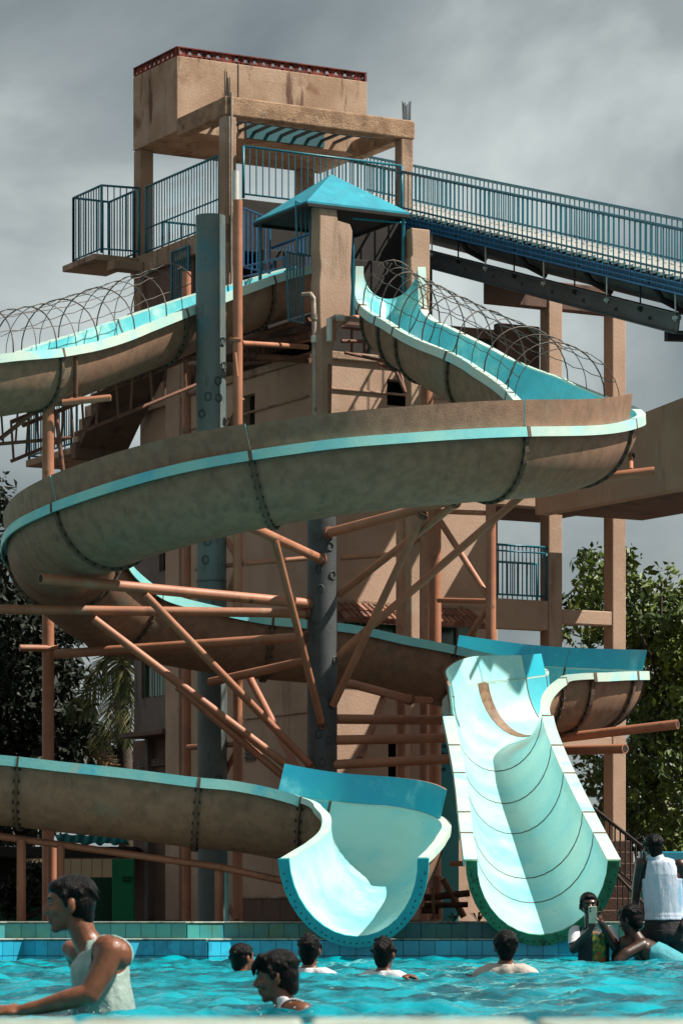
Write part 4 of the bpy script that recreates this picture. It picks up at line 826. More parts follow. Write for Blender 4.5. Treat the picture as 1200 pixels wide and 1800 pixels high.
# ================================================================ BEHIND THE POOL
wl = thing('garden_wall', 'low green painted wall with faint dark lettering left of the ground floor door', 'wall', (X(150,41),41,GZ))
def plainbox(name, px0, px1, py0, py1, d, th, m, parent):
    b = MB(); b.box((X(px0,d), d, ZZ(py1,d)), (X(px1,d), d+th, ZZ(py0,d))); return b.build(name, m, parent, bevel=0.008)
plainbox('wall_panel', 197, 236, 1510, 1640, 40.6, 0.15, M['green'], wl); plainbox('wall_panel', 118, 196.5, 1542, 1640, 40.8, 0.15, M['darkgreen'], wl); plainbox('wall_panel', -60, 117.5, 1562, 1640, 41, 0.15, M['darkgreen'], wl)
for k in range(9):       # illegible hand lettering
    b = MB(); x0 = 215+(k % 5)*4.2; y0 = 1543+6*(k//5); b.tube([P(x0,y0,40.59), P(x0+1.6,y0-3,40.59), P(x0+2.4,y0+1.5,40.59), P(x0+4,y0-1,40.59)], 0.005, 4); b.build('lettering', M['ink'], wl)
cw = thing('boundary_wall', 'sunlit cream board wall far behind the dark tree', 'wall', (X(100,46),46,GZ))
for i in range(16): plainbox('wall_board', -60+i*18.5, -60+i*18.5+18.0, 1505+random.uniform(-2,2), 1640, 46+random.uniform(0,.03), 0.1, M['cream'], cw)
gf = thing('lean_to_shed', 'dark lean-to with a black roof edge behind the lower flume', 'shed', (X(200,43),43,GZ))
plainbox('roof_board', -80, 240, 1488, 1506, 42.0, 1.5, M['dark'], gf); plainbox('back_panel', -80, 46, 1506, 1640, 43.2, 0.1, M['dark'], gf)
tp = thing('tarpaulin', 'crumpled teal tarpaulin strip hanging below the flume', 'tarpaulin', P(160,1475,41.0))
b = MB(); rows = []; n = 22
for j in range(5):
    for i in range(n+1):
        rows.append(P(96+i*5.4+j*3, 1466+j*4.5+2.5*math.sin(i*1.3+j)+random.uniform(-1.5,1.5), 41.2+0.05*math.sin(i*2.1+j*1.7)))
b.add(rows, [(j*(n+1)+i, j*(n+1)+i+1, (j+1)*(n+1)+i+1, (j+1)*(n+1)+i) for j in range(4) for i in range(n)]); o = b.build('tarpaulin_sheet', M['tarp'], tp, smooth=True); o.modifiers.new('thick','SOLIDIFY').thickness = 0.01
ow = thing('pool_office_wall', 'brown ground floor wall with a ledge, right of the tall pole', 'wall', B(0,0,0.325))
bb('wall_ledge', SF+0.2, spx(425), -0.10, -0.03, ZZ(1580,39), ZZ(1574,39), M['wall2'], ow)
bb('wall_base', SF+0.2, spx(425), -0.09, -0.004, 0.325, ZZ(1580,39)-0.002, M['wallbrown'], ow)
tw = thing('notice_wall', 'teal wall strip with illegible dark hand lettering behind the steep chute', 'wall', (X(790,37.9),37.9,GZ))
plainbox('wall_panel', 771, 806, 1300, 1640, 37.9, 0.06, M['tilet'], tw)
for k in range(14):
    b = MB(); x0 = 774+(k % 4)*5; y0 = 1312+14*(k//4)+random.uniform(-2,2); b.tube([P(x0,y0,37.89), P(x0+1.8,y0-4,37.89), P(x0+2.6,y0+2,37.89), P(x0+4.5,y0-1,37.89)], 0.006, 4); b.build('lettering', M['ink'], tw)
# right: steps with black rail, teal low wall
srl = thing('stair_railing', 'black sloping stair rail beside the steep chute', 'railing', (X(1090,33),33,GZ))
A_, B_ = P(1056,1432,33), P(1132,1492,32.4)
b = MB(); b.tube([A_-(B_-A_)*0.3, B_], 0.018, 6); b.tube([A_-(B_-A_)*0.3-Vector((0,0,.42)), B_-Vector((0,0,.42))], 0.012, 6); b.tube([B_, (B_.x,B_.y,GZ)], 0.018, 6); b.build('handrail', M['bolt'], srl)
for i in range(11):
    p = A_.lerp(B_, -0.28+i*0.12); b = MB(); b.tube([p, p-Vector((0,0,.42))], 0.009, 5); b.build('baluster', M['bolt'], srl)
A_, B_ = P(1085,1540,31.6), P(1160,1620,31)
for q_ in range(1):
    b = MB(); b.tube([A_, B_], 0.015, 6); b.build('handrail', M['bolt'], srl)
    for i in range(8):
        p = A_.lerp(B_, i/8); b = MB(); b.tube([p, (p.x,p.y,GZ)], 0.008, 5); b.build('baluster', M['bolt'], srl)
stp = thing('pool_steps', 'peach concrete steps behind the woman with the phone', 'steps', (X(1100,33.5),33.5,GZ))
for i in range(7):
    b = MB(); z0 = GZ; b.box((X(1020,33.6)+i*0.0, 33.0+i*0.28, z0), (X(1125,33.6)+0.0, 33.0+(i+1)*0.28-0.003, GZ+0.12*(i+1))); b.build('step', M['wallbrown'], stp, bevel=0.01)
lw = thing('garden_wall', 'bright teal low wall behind the seated woman at the right edge', 'wall', (X(1190,35),35,GZ))
b = MB(); b.box((X(1126,35), 35, GZ), (X(1500,35), 35.2, ZZ(1516,35))); b.build('wall_panel', M['teawall'], lw, bevel=0.01)
b = MB(); b.box((X(1124,35), 34.97, ZZ(1516,35)+.001), (X(1502,35), 35.23, ZZ(1497,35))); b.build('wall_cap', M['tile'], lw, bevel=0.01)
# ================================================================ TREES
def leafcloud(clumps, n, size, seed, aspect=2.0, flat=0.55):
    r = np.random.default_rng(seed); W_ = np.array([c[3]**2 for c in clumps]); W_ = W_/W_.sum(); idx = r.choice(len(clumps), n, p=W_)
    C = np.array([c[:3] for c in clumps])[idx]; Rr = np.array([c[3] for c in clumps])[idx][:,None]
    d = r.normal(size=(n,3)); d /= np.linalg.norm(d,axis=1,keepdims=True); rad = r.random((n,1))**0.45
    p = C+d*rad*Rr*np.array([1,1,0.75])
    a = r.normal(size=(n,3))*0.8+d*0.6+np.array([0,0,-0.35]); a /= np.linalg.norm(a,axis=1,keepdims=True)
    b = r.normal(size=(n,3)); b -= (a*b).sum(1,keepdims=True)*a; b /= np.linalg.norm(b,axis=1,keepdims=True)
    L_ = size*(0.4+1.1*r.random((n,1))**1.5); W2 = L_/aspect; nrm = np.cross(a,b)
    v = np.stack([p-a*L_/2, p+b*W2/2+nrm*W2*.15, p+a*L_/2-nrm*L_*.12, p-b*W2/2+nrm*W2*.15], 1).reshape(-1,3)
    f = np.arange(n*4).reshape(-1,4); return v, f
def tree(name, label, base, trunk_r, limbs, clumps, n, size, leafm, seed, cat='tree'):
    t = thing(name, label, cat, base); b = MB()
    for pts, r0, r1 in limbs: b.tube(pts, list(np.linspace(r0, r1, len(pts))), 8)
    o = b.build('trunk', M['bark'], t, smooth=True)
    v, f = leafcloud(clumps, n, size, seed); me = bpy.data.meshes.new('crown'); me.from_pydata((v-np.array(base)).tolist(), [], f.tolist()); me.materials.append(leafm)
    c = place('crown', me, base, t); return t
def clumpset(shape, d, seed, k, rmin, rmax, dd=1.6):
    """shape: list of (px, py, rpx) blobs; fills them with small clumps"""
    r = random.Random(seed); out = []
    for (px, py, rp) in shape:
        for i in range(int(k*(rp/50)**2)+1):
            a = r.uniform(0, 6.28); q = rp*math.sqrt(r.random()); p = P(px+q*math.cos(a), py+q*math.sin(a), d); p.y += r.uniform(-dd, dd)
            out.append((p.x, p.y, p.z, r.uniform(rmin, rmax)))
    return out
def limbset(base, cl, r0, seed, n=9):
    r = random.Random(seed); top = Vector((sum(c[0] for c in cl)/len(cl), sum(c[1] for c in cl)/len(cl), sum(c[2] for c in cl)/len(cl))); base = Vector(base)
    mid = base.lerp(top, 0.45)+Vector((0.2,0,0)); L_ = [([base, base.lerp(mid,.5)+Vector((.1,0,0)), mid, top], r0, r0*0.35)]
    for c in r.sample(cl, min(n, len(cl))):
        e_ = Vector(c[:3]); s = mid.lerp(top, r.random()); m_ = s.lerp(e_, .5)+Vector((r.uniform(-.2,.2), r.uniform(-.2,.2), r.uniform(0,.3))); L_.append(([s, m_, e_], r0*.35, r0*.06))
    return L_
dR = 50
clR = clumpset([(1080,1040,45),(1130,1080,55),(1190,1110,80),(1260,1090,90),(1170,1190,70),(1240,1210,90),(1150,1290,60),(1200,1340,80),(1060,1350,45),(1130,1400,60),(1220,1430,80),(1050,1010,30),(1030,1060,22),(1040,1095,25),(1045,1130,28),(1000,1110,18),(1170,1240,50),(1070,1440,30),(1160,1450,30)], dR, 5, 21, 0.12, 0.33)
tree('broadleaf_tree', 'sunlit broadleaf tree with drooping leaves at the right edge behind the columns', tuple(P(1210,1612,dR)-Vector((0,0,.05))), 0.2, limbset(P(1215,1612,dR), clR, 0.17, 4, 26), clR, 22000, 0.135, M['leaf'], 11)
clR2 = clumpset([(1100,1420,50),(1160,1480,50),(1220,1470,70),(1060,1480,40)], 54, 8, 22, 0.2, 0.45)
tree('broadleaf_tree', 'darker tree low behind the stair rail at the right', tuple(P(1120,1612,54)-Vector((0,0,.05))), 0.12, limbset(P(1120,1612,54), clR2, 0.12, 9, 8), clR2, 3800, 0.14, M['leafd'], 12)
dL = 47
clL = clumpset([(10,1090,50),(60,1130,55),(-30,1180,90),(60,1220,60),(110,1110,24),(125,1105,14),(40,1290,85),(110,1330,50),(-20,1000,40),(0,880,24),(0,930,18),(120,1180,22),(135,1290,30),(160,1320,35),(200,1340,20),(20,1400,90),(-20,1330,80),(90,1260,40)], dL, 15, 30, 0.2, 0.42)
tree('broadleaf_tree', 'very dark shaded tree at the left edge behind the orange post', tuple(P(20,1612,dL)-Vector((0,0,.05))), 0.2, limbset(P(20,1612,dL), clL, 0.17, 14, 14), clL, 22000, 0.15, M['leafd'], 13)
clS = [(lambda p: (p.x, p.y, p.z, 0.3))(P(px, py, 48.5)) for px, py in ((40,1330),(0,1300),(80,1400),(20,1420),(-30,1380),(120,1420),(60,1480),(0,1500),(-60,1450),(160,1390))]
clB = clumpset([(60,1560,30),(55,1530,20),(20,1580,30)], 39, 3, 20, 0.08, 0.16, 0.4)
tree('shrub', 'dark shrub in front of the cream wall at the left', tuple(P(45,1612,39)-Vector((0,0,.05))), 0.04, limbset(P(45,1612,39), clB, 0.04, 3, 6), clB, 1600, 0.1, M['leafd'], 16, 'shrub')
def fern(label, px, d, seed):
    t = thing('small_fern', label, 'plant', (X(px,d),d,GZ)); r = random.Random(seed)
    for i in range(9):
        a = r.uniform(0,6.28); L_ = r.uniform(.08,.16); c = Vector((X(px,d),d,GZ)); dirv = Vector((math.cos(a)*L_, math.sin(a)*.05, 0)); s = Vector((-math.sin(a), math.cos(a), 0))*.012
        b = MB(); z = Vector((0,0,1)); b.add([c, c+dirv*.5+z*L_*.6+s, c+dirv+z*L_*.55, c+dirv*.5+z*L_*.6-s], [(0,1,2,3)]); b.build('leaf', M['leaf'], t)
for i, (px, lb) in enumerate(((797,'small green fern between the two chutes, the left one'),(840,'small green fern between the two chutes, the right one beside the mossy flange'))): fern(lb, px, 29.1, i)
# palm
pt_ = thing('palm_tree', 'coconut palm with hanging fronds left of the grey wing of the building', 'palm tree', tuple(P(215,1612,46)-Vector((0,0,.05))))
b = MB(); b.tube([P(222,1620,46), P(224,1450,46), P(218,1300,46), P(210,1190,46)], [0.14,0.11,0.1,0.09], 10); b.build('trunk', M['bark'], pt_, smooth=True)
def frond(parent, pts, w, m, n=26, dry=False, droop=0.5, name='frond'):
    pts = [Vector(p) for p in pts]; b = MB(); cur = []
    for i in range(n+1):
        f = i/n*(len(pts)-1); k = min(int(f), len(pts)-2); cur.append(cmr(np.array(pts[max(k-1,0)]), np.array(pts[k]), np.array(pts[k+1]), np.array(pts[min(k+2,len(pts)-1)]), f-k))
    cur = [Vector(c) for c in cur]; b.tube(cur, list(np.linspace(0.02,0.005,n+1)), 5)
    for i in range(1, n+1):
        T = (cur[i]-cur[i-1]).normalized(); S = T.cross(Vector((0,1,0.2))).normalized(); L_ = w*math.sin(math.pi*(0.12+0.8*i/n))*random.uniform(.85,1.1)
        for sg in (-1, 1):
            for rep in range(2):
                o_ = T*random.uniform(-.02,.02); d_ = (S*sg+T*0.75+Vector((random.uniform(-.1,.1), random.uniform(-.7,.7), -droop))).normalized()*L_; wv = T*0.013
                a = cur[i]+o_; m_ = a+d_*0.5; e_ = a+d_+Vector((0,0,-droop*L_*.25)); b.add([a-wv, a+wv, m_+wv, e_, m_-wv], [(0,1,2,3,4)])
    return b.build(name, m, parent)
dP = 45.6; top = P(212,1175,dP)
def PP(px, py, o=0): return P(px, py, dP+o)
for pts, w in (([PP(212,1170),PP(190,1150),PP(172,1185),PP(160,1260)],.42),([PP(214,1165),PP(180,1195),PP(150,1215),PP(120,1250)],.36),([PP(212,1180),PP(196,1230),PP(180,1290),PP(168,1320)],.42),([PP(214,1172,.3),PP(226,1200,.3),PP(232,1250),PP(228,1310)],.4),([PP(215,1165),PP(228,1150),PP(245,1160),PP(262,1190)],.4),([PP(212,1165),PP(208,1120),PP(196,1090,.3),PP(180,1080,.4)],.4),([PP(213,1165),PP(215,1200,.2),PP(205,1250),PP(200,1300)],.4),([PP(213,1160,.3),PP(220,1175),PP(222,1220),PP(214,1275)],.38),([PP(150,1240),PP(165,1240),PP(140,1250),PP(112,1262)],.22)):
    frond(pt_, pts, w, M['palm'], droop=0.75)
frond(pt_, [PP(160,1330,.1),PP(175,1322,.1),PP(190,1338),PP(200,1352)], .2, M['drypalm'], 14, droop=.2, name='dry_frond'); frond(pt_, [PP(158,1326,.1),PP(172,1330),PP(186,1346),PP(192,1356)], .16, M['drypalm'], 12, droop=.2, name='dry_frond')
pc = thing('power_line', 'thin dark overhead wires between the dark tree and the palm', 'wire', P(180,1210,52))
for a, c in (((60,1212),(240,1206)),((60,1200),(240,1198))):
    b = MB(); b.tube([P(a[0],a[1],52), P(150,a[1]+2,52), P(c[0],c[1],52)], 0.009, 4); b.build('cable', M['dark'], pc)
# ================================================================ PEOPLE
def remesh(name, mb, vox, smooth_it, m, parent, keep=None):
    me = bpy.data.meshes.new('tmp'); me.from_pydata(mb.v, [], mb.f); o = bpy.data.objects.new('tmp', me); col.objects.link(o)
    r = o.modifiers.new('r', 'REMESH'); r.mode = 'VOXEL'; r.voxel_size = vox; r.use_smooth_shade = True
    s = o.modifiers.new('s', 'SMOOTH'); s.factor = 0.6; s.iterations = smooth_it
    dg = bpy.context.evaluated_depsgraph_get(); dg.update(); me2 = bpy.data.meshes.new_from_object(o.evaluated_get(dg)); bpy.data.objects.remove(o); bpy.data.meshes.remove(me)
    me2.name = name; me2.materials.clear(); me2.materials.append(m)
    ob = bpy.data.objects.new(name, me2); col.objects.link(ob); WORLD[ob.name] = Vector((0,0,0))
    if parent is not None: ob.parent = parent; ob.location = -WORLD[parent.name]
    return ob
def ball(b, c, r, rot=None, seg=14):
    """r: scalar or (rx,ry,rz) in a frame given by rot (3x3)"""
    if not hasattr(r, '__len__'): r = (r, r, r)
    c = Vector(c); vs = [(0,0,1)]; fs = []; rings = seg//2
    for i in range(1, rings):
        a = math.pi*i/rings
        for j in range(seg): q = 2*math.pi*j/seg; vs.append((math.sin(a)*math.cos(q), math.sin(a)*math.sin(q), math.cos(a)))
    vs.append((0,0,-1)); n = len(vs)
    for j in range(seg): fs.append((0, 1+j, 1+(j+1) % seg)); fs.append((n-1, 1+(rings-2)*seg+(j+1) % seg, 1+(rings-2)*seg+j))
    for i in range(rings-2):
        for j in range(seg): a = 1+i*seg+j; c2 = 1+i*seg+(j+1) % seg; fs.append((a, a+seg, c2+seg, c2))
    out = []
    for v in vs:
        p = Vector((v[0]*r[0], v[1]*r[1], v[2]*r[2]))
        if rot is not None: p = rot @ p
        out.append(c+p)
    b.add(out, fs); return b
def limb(b, pts, rs, n=14):
    for i in range(len(pts)-1):
        a, c = Vector(pts[i]), Vector(pts[i+1]); b.tube([a, c], [rs[i], rs[i+1]], n)
    for p, r in zip(pts, rs): ball(b, p, r*1.0)
    return b
def headframe(yaw, pitch=0.0, roll=0.0):
    """x = face direction. yaw 0 faces +x, 180 faces left (-x), 90 away (+y), -90 camera"""
    return (Matrix.Rotation(math.radians(yaw), 3, 'Z') @ Matrix.Rotation(math.radians(-pitch), 3, 'Y') @ Matrix.Rotation(math.radians(roll), 3, 'X'))
def head_prims(b, c, Rm, s):
    q = lambda x, y, z: Vector(c)+Rm @ (Vector((x, y, z))*s)
    R_ = lambda x, y, z: (x*s, y*s, z*s)
    ball(b, q(-0.012,0,0.035), R_(.097,.076,.086), Rm); ball(b, q(0.022,0,-0.005), R_(.066,.060,.085), Rm)
    ball(b, q(0.038,0,-0.062), R_(.044,.044,.040), Rm); ball(b, q(0.068,0,-0.088), R_(.022,.024,.020), Rm)   # jaw, chin
    ball(b, q(0.070,0,0.040), R_(.020,.050,.014), Rm)      # brow
    limb(b, [q(0.080,0,0.026), q(0.102,0,-0.012)], [0.009*s, 0.0155*s], 8); ball(b, q(0.094,.012,-.017), R_(.012,.009,.009), Rm); ball(b, q(0.094,-.012,-.017), R_(.012,.009,.009), Rm)
    ball(b, q(0.084,0,-0.045), R_(.014,.026,.0085), Rm); ball(b, q(0.080,0,-0.061), R_(.013,.022,.009), Rm)
    for sg in (-1, 1):
        ball(b, q(0.060,sg*0.038,-0.012), R_(.024,.022,.022), Rm)
        ball(b, q(-0.008,sg*0.079,-0.002), R_(.020,.009,.032), Rm); ball(b, q(-0.004,sg*0.079,-0.026), R_(.010,.009,.012), Rm)
def chain(b, items, k=5):
    """smooth trunk: ellipsoids interpolated between (centre, (rx,ry,rz)) keys"""
    for (c0, r0), (c1, r1) in zip(items[:-1], items[1:]):
        for i in range(k+1):
            f = i/k; ball(b, Vector(c0).lerp(Vector(c1), f), tuple(r0[j]*(1-f)+r1[j]*f for j in range(3)))
    return b
def face_extras(parent, c, Rm, s):
    q = lambda x, y, z: Vector(c)+Rm @ (Vector((x, y, z))*s)
    for sg in (-1, 1):
        b = MB(); ball(b, q(0.0735,sg*0.030,0.016), (.010*s,.014*s,.0075*s), Rm, 10); e_ = b.build('eye', M['eyew'], parent, smooth=True)
        b = MB(); ball(b, q(0.081,sg*0.030,0.016), (.0045*s,.0068*s,.0068*s), Rm, 10); b.build('iris', M['eye'], e_ if e_.parent is None or e_.parent.parent is None else parent, smooth=True)
        b = MB(); limb(b, [q(0.086,sg*0.016,0.036), q(0.080,sg*0.040,0.041)], [.005*s,.004*s], 6); b.build('eyebrow', M['hair'], parent, smooth=True)
    b = MB(); ball(b, q(0.090,0,-0.0455), (.010*s,.024*s,.006*s), Rm, 10); ball(b, q(0.087,0,-0.060), (.010*s,.020*s,.0075*s), Rm, 10); b.build('lips', M['lips'], parent, smooth=True)
def hair_obj(parent, c, Rm, s, style='short', vox=0.006, seed=0):
    q = lambda x, y, z: Vector(c)+Rm @ (Vector((x, y, z))*s)
    R_ = lambda x, y, z: (x*s, y*s, z*s); b = MB(); r = random.Random(seed)
    ball(b, q(-0.022,0,0.052), R_(.096,.081,.076), Rm, 18)
    ball(b, q(-0.040,0,0.005), R_(.066,.078,.075), Rm, 18)
    ball(b, q(0.030,0,0.078), R_(.052,.060,.036), Rm, 14)
    if style != 'crop': ball(b, q(-0.060,0,-0.040), R_(.036,.058,.055), Rm, 14)
    for sg in (-1, 1): limb(b, [q(0.018,sg*.074,.045), q(.012,sg*.076,.0)], [.014*s,.008*s], 8)
    if style == 'fringe':
        for y in np.linspace(-.05,.05,9): limb(b, [q(.045,y,.10), q(.086,y*1.1,.066), q(.092,y*1.1,.036+r.uniform(-.006,.006))], [.022*s,.013*s,.006*s], 8)
    nt = 46
    for i in range(nt):
        th = r.uniform(0, 6.28); ph = r.uniform(0.05, 1.9); d = Vector((math.sin(ph)*math.cos(th), math.sin(ph)*math.sin(th), math.cos(ph)))
        if d.x > 0.55 and d.z < 0.55: continue
        p0 = Vector((-0.022+d.x*.089, d.y*.074, 0.048+d.z*.070)); fl_ = Vector((d.x*.5-.3, d.y*.6, -0.8)) if style != 'spiky' else Vector((d.x+r.uniform(-.4,.4), d.y+r.uniform(-.4,.4), d.z+.3))
        L_ = .030 if style != 'spiky' else .034
        p1 = p0+fl_.normalized()*L_+d*0.001; limb(b, [q(*p0), q(*p1)], [.0095*s,.0035*s], 6)
    return remesh('hair', b, vox, 1, M['hair'], parent)
def patch(name, body, pred, off, m, parent, thick=0.004):
    """a garment: the body faces chosen by pred, lifted off the skin and thickened"""
    me = body.data.copy(); bm = bmesh.new(); bm.from_mesh(me)
    bmesh.ops.delete(bm, geom=[f for f in bm.faces if not pred(f.calc_center_median(), f.normal)], context='FACES')
    bm.normal_update()
    for v in bm.verts: v.co += v.normal*off
    bd = [v for v in bm.verts if v.is_boundary]
    for it in range(6):
        new = {}
        for v in bd:
            nb = [e.other_vert(v) for e in v.link_edges if e.is_boundary]
            if len(nb) == 2: new[v] = v.co*0.5+(nb[0].co+nb[1].co)*0.25
        for v, c_ in new.items(): v.co = c_
    bm.to_mesh(me); bm.free(); me.name = name; me.materials.clear(); me.materials.append(m)
    o = bpy.data.objects.new(name, me); col.objects.link(o); WORLD[o.name] = Vector((0,0,0))
    o.parent = parent; o.location = -WORLD[parent.name]; md = o.modifiers.new('t', 'SOLIDIFY'); md.thickness = thick; md.offset = 1
    return o
def hand_prims(b, wrist, direc, up, s=1.0, curl=0.35, thumb=1):
    """palm, four unequal bent fingers and a side thumb"""
    direc = Vector(direc).normalized(); up = Vector(up); up = (up-direc*up.dot(direc)).normalized(); side = direc.cross(up)
    w_ = Vector(wrist); palm = w_+direc*0.045*s
    Rm = Matrix((direc, side, up)).transposed()
    ball(b, palm, (.048*s,.039*s,.017*s), Rm)
    for i, (y, L_) in enumerate(((-.028,.060),(-.0095,.073),(.0095,.078),(.028,.070))):
        p = w_+direc*0.078*s+side*y*s; a = 0.0; pts = [w_+direc*.045*s+side*y*.8*s, p]; rs = [.0095*s,.0092*s]
        for k in range(3):
            a += curl*(0.7+.3*k); dd = direc*math.cos(a)-up*math.sin(a); p = p+dd*L_*s*(.45,.32,.23)[k]; pts.append(p); rs.append((.0088,.008,.0068)[k]*s)
        limb(b, pts, rs, 8)
    t0 = w_+direc*.02*s+side*thumb*.028*s; t1 = t0+(direc*.6+side*thumb*.7-up*.25).normalized()*.034*s; t2 = t1+(direc*.95+side*thumb*.15-up*.3).normalized()*.028*s
    limb(b, [t0, t1, t2], [.014*s,.0115*s,.0085*s], 8)
# ---- the man in the vest, wading to the left
def near_man():
    d = 12.5; Q = lambda px, py, o=0.0: P(px, py, d+o); k = d/F
    t = thing('person', 'man in a wet pale sleeveless vest wading to the left with one arm stretched out', 'person', tuple(Q(190,1800)))
    Rm = headframe(184, -6); hc = Q(123,1592); s = 0.90
    b = MB(); head_prims(b, hc, Rm, s)
    limb(b, [Q(140,1625), Q(150,1650), Q(166,1672)], [.050,.050,.062])        # neck
    chain(b, [(Q(182,1678), (.085,.13,.055)), (Q(176,1703), (.110,.14,.07)), (Q(178,1735), (.108,.135,.08)), (Q(186,1765), (.106,.13,.08)), (Q(193,1800), (.104,.135,.09)), (Q(194,1830), (.105,.14,.1))])
    limb(b, [Q(190,1672,-.13), Q(204,1678,-.15)], [.062,.063])                # near shoulder
    limb(b, [Q(196,1672,-.17), Q(180,1708,-.19), Q(157,1748,-.21)], [.055,.046,.040])   # upper arm
    limb(b, [Q(157,1748,-.21), Q(120,1757,-.20), Q(75,1769,-.18), Q(38,1776,-.17)], [.041,.039,.030,.0225])
    hand_prims(b, Q(38,1776,-.17), (-1,.05,.02), (0.1,-.5,1), 0.93, 0.42, 1)
    limb(b, [Q(166,1680,.12), Q(140,1676,.16), Q(124,1668,.2)], [.055,.045,.034])     # far arm, raised behind the chest
    limb(b, [Q(124,1668,.2), Q(150,1720,.3), Q(170,1800,.34)], [.034,.03,.026])
    body = remesh('body', b, 0.0065, 3, M['skin'], t)
    face_extras(t, hc, Rm, s); hair_obj(t, hc, Rm, s*1.03, 'short', 0.0055, 3)
    yc = d
    def pred(c, n):
        px = 600+c.x/c.y*F; py = HZ-(c.z-EYE)/c.y*F
        if py < 1640 or px < 108: return False
        # armhole on the near side and the arm itself
        if c.y < yc-0.045:
            if py < 1645+0: return False
            if ((px-196)/34)**2+((py-1682)/32)**2 < 1 : return False
            if px < 196 and py < 1722 and px > 168-(py-1660)*0.2 and c.y < yc-.13: return False
            if c.y < yc-0.165: return False
            if px < 172-(py-1700)*0.05 and c.y < yc-.148: return False
        if c.y > yc+.045 and ((px-150)/45)**2+((py-1672)/30)**2 < 1: return False
        # deep neckline towards the front
        lim = 1652+ max(0, (172-px))*0.0
        if px < 152 and py < 1704-abs(c.y-yc)*420: return False
        if px >= 152 and py < 1656-abs(c.y-yc)*60 and abs(c.y-yc) < .06: return False
        return True
    v = patch('vest', body, pred, 0.0015, M['vest'], t, 0.0025)
near_man()
# ---- boy in front, only head and shoulders above the water
def near_boy():
    d = 12.7; Q = lambda px, py, o=0.0: P(px, py, d+o)
    t = thing('person', 'boy with wet fringe and white vest straps, head and shoulder above the water in front', 'person', tuple(Q(510,1800)))
    Rm = headframe(178, -12); hc = Q(485,1719); s = .79
    b = MB(); head_prims(b, hc, Rm, s); limb(b, [Q(492,1742), Q(500,1765), Q(508,1790)], [.040,.042,.055]); ball(b, Q(514,1796), (.085,.12,.055))
    limb(b, [Q(514,1782,-.08), Q(532,1783,-.13), Q(545,1800,-.15)], [.05,.050,.045]); limb(b, [Q(508,1785,.10), Q(502,1802,.14)], [.05,.04])
    body = remesh('body', b, 0.006, 3, M['skin2'], t); face_extras(t, hc, Rm, s); hair_obj(t, hc, Rm, s*1.08, 'fringe', 0.005, 5)
    def pred(c, n):
        px = 600+c.x/c.y*F; py = HZ-(c.z-EYE)/c.y*F
        if py < 1752: return False
        return (-.085 < c.y-d < -.035 or .035 < c.y-d < .085) or (py > 1772 and abs(c.y-d) < .085 and px < 500) or py > 1800
    patch('vest', body, pred, 0.005, M['cloth'], t)
near_boy()
# ---- bathers seen from behind in the middle of the pool
def bather(label, px, headpy, wl, d, yaw, s, style, shirt, seed, pitch=0, shoulders=True, sk='skin2'):
    t = thing('person', label, 'person', tuple(P(px, wl, d)), None); c = P(px, headpy, d); Rm = headframe(yaw, pitch)
    fwd = Vector((math.cos(math.radians(yaw)), math.sin(math.radians(yaw)), 0)); sd = Vector((-fwd.y, fwd.x, 0)); q = lambda x, y, z: c+fwd*x*s+sd*y*s+Vector((0,0,z*s))
    b = MB(); head_prims(b, c, Rm, s); limb(b, [q(-.02,0,-.06), q(-.03,0,-.12), q(-.03,0,-.17)], [.052*s,.053*s,.07*s])
    for sg in (-1, 1): limb(b, [q(-.03,sg*.04,-.155), q(-.03,sg*.11,-.175), q(-.03,sg*.175,-.205), q(-.0,sg*.21,-.32)], [.052*s,.058*s,.058*s,.045*s])
    ball(b, q(-.03,0,-.30), (.10*s,.10*s,.14*s)); ball(b, q(-.03,.09,-.29), .10*s); ball(b, q(-.03,-.09,-.29), .10*s)
    body = remesh('body', b, 0.009, 3, M[sk], t)
    hair_obj(t, c, Rm, s*1.04, style, 0.008, seed)
    face_extras(t, c, Rm, s)
    if shirt:
        zc = q(0,0,-.120).z
        patch('shirt', body, lambda p, n: p.z < zc and (Vector((p.x-c.x,p.y-c.y,0)).length > .062*s or p.z < zc-.03), 0.005, M[shirt], t)
    return t
bather('bather turned right, submerged to the neck, left of the others, no shirt showing', 427, 1686, 1715, 21.3, 42, .80, 'short', None, 21, sk='skin')
bather('bather in a white shirt seen from behind, left of the low chute end', 545, 1674, 1720, 20.4, 75, .82, 'spiky', 'cloth', 22)
bather('bather with spiky wet hair and white shirt below the left chute, one hand showing', 676, 1680, 1719, 20.6, 68, .80, 'spiky', 'cloth', 23)
bather('bather with broad shoulders in a thin pinkish shirt right of centre', 888, 1666, 1719, 20.6, 92, .86, 'short', 'clothg', 24)
for o in list(bpy.data.objects):
    if o.get('label', '').startswith('bather with spiky'):
        b = MB(); w0 = P(706,1717,20.4); hand_prims(b, w0, (1,-.1,.12), (0,-.2,1), .75, .5, 1); remesh('hand', b, 0.006, 1, M['skin'], o)
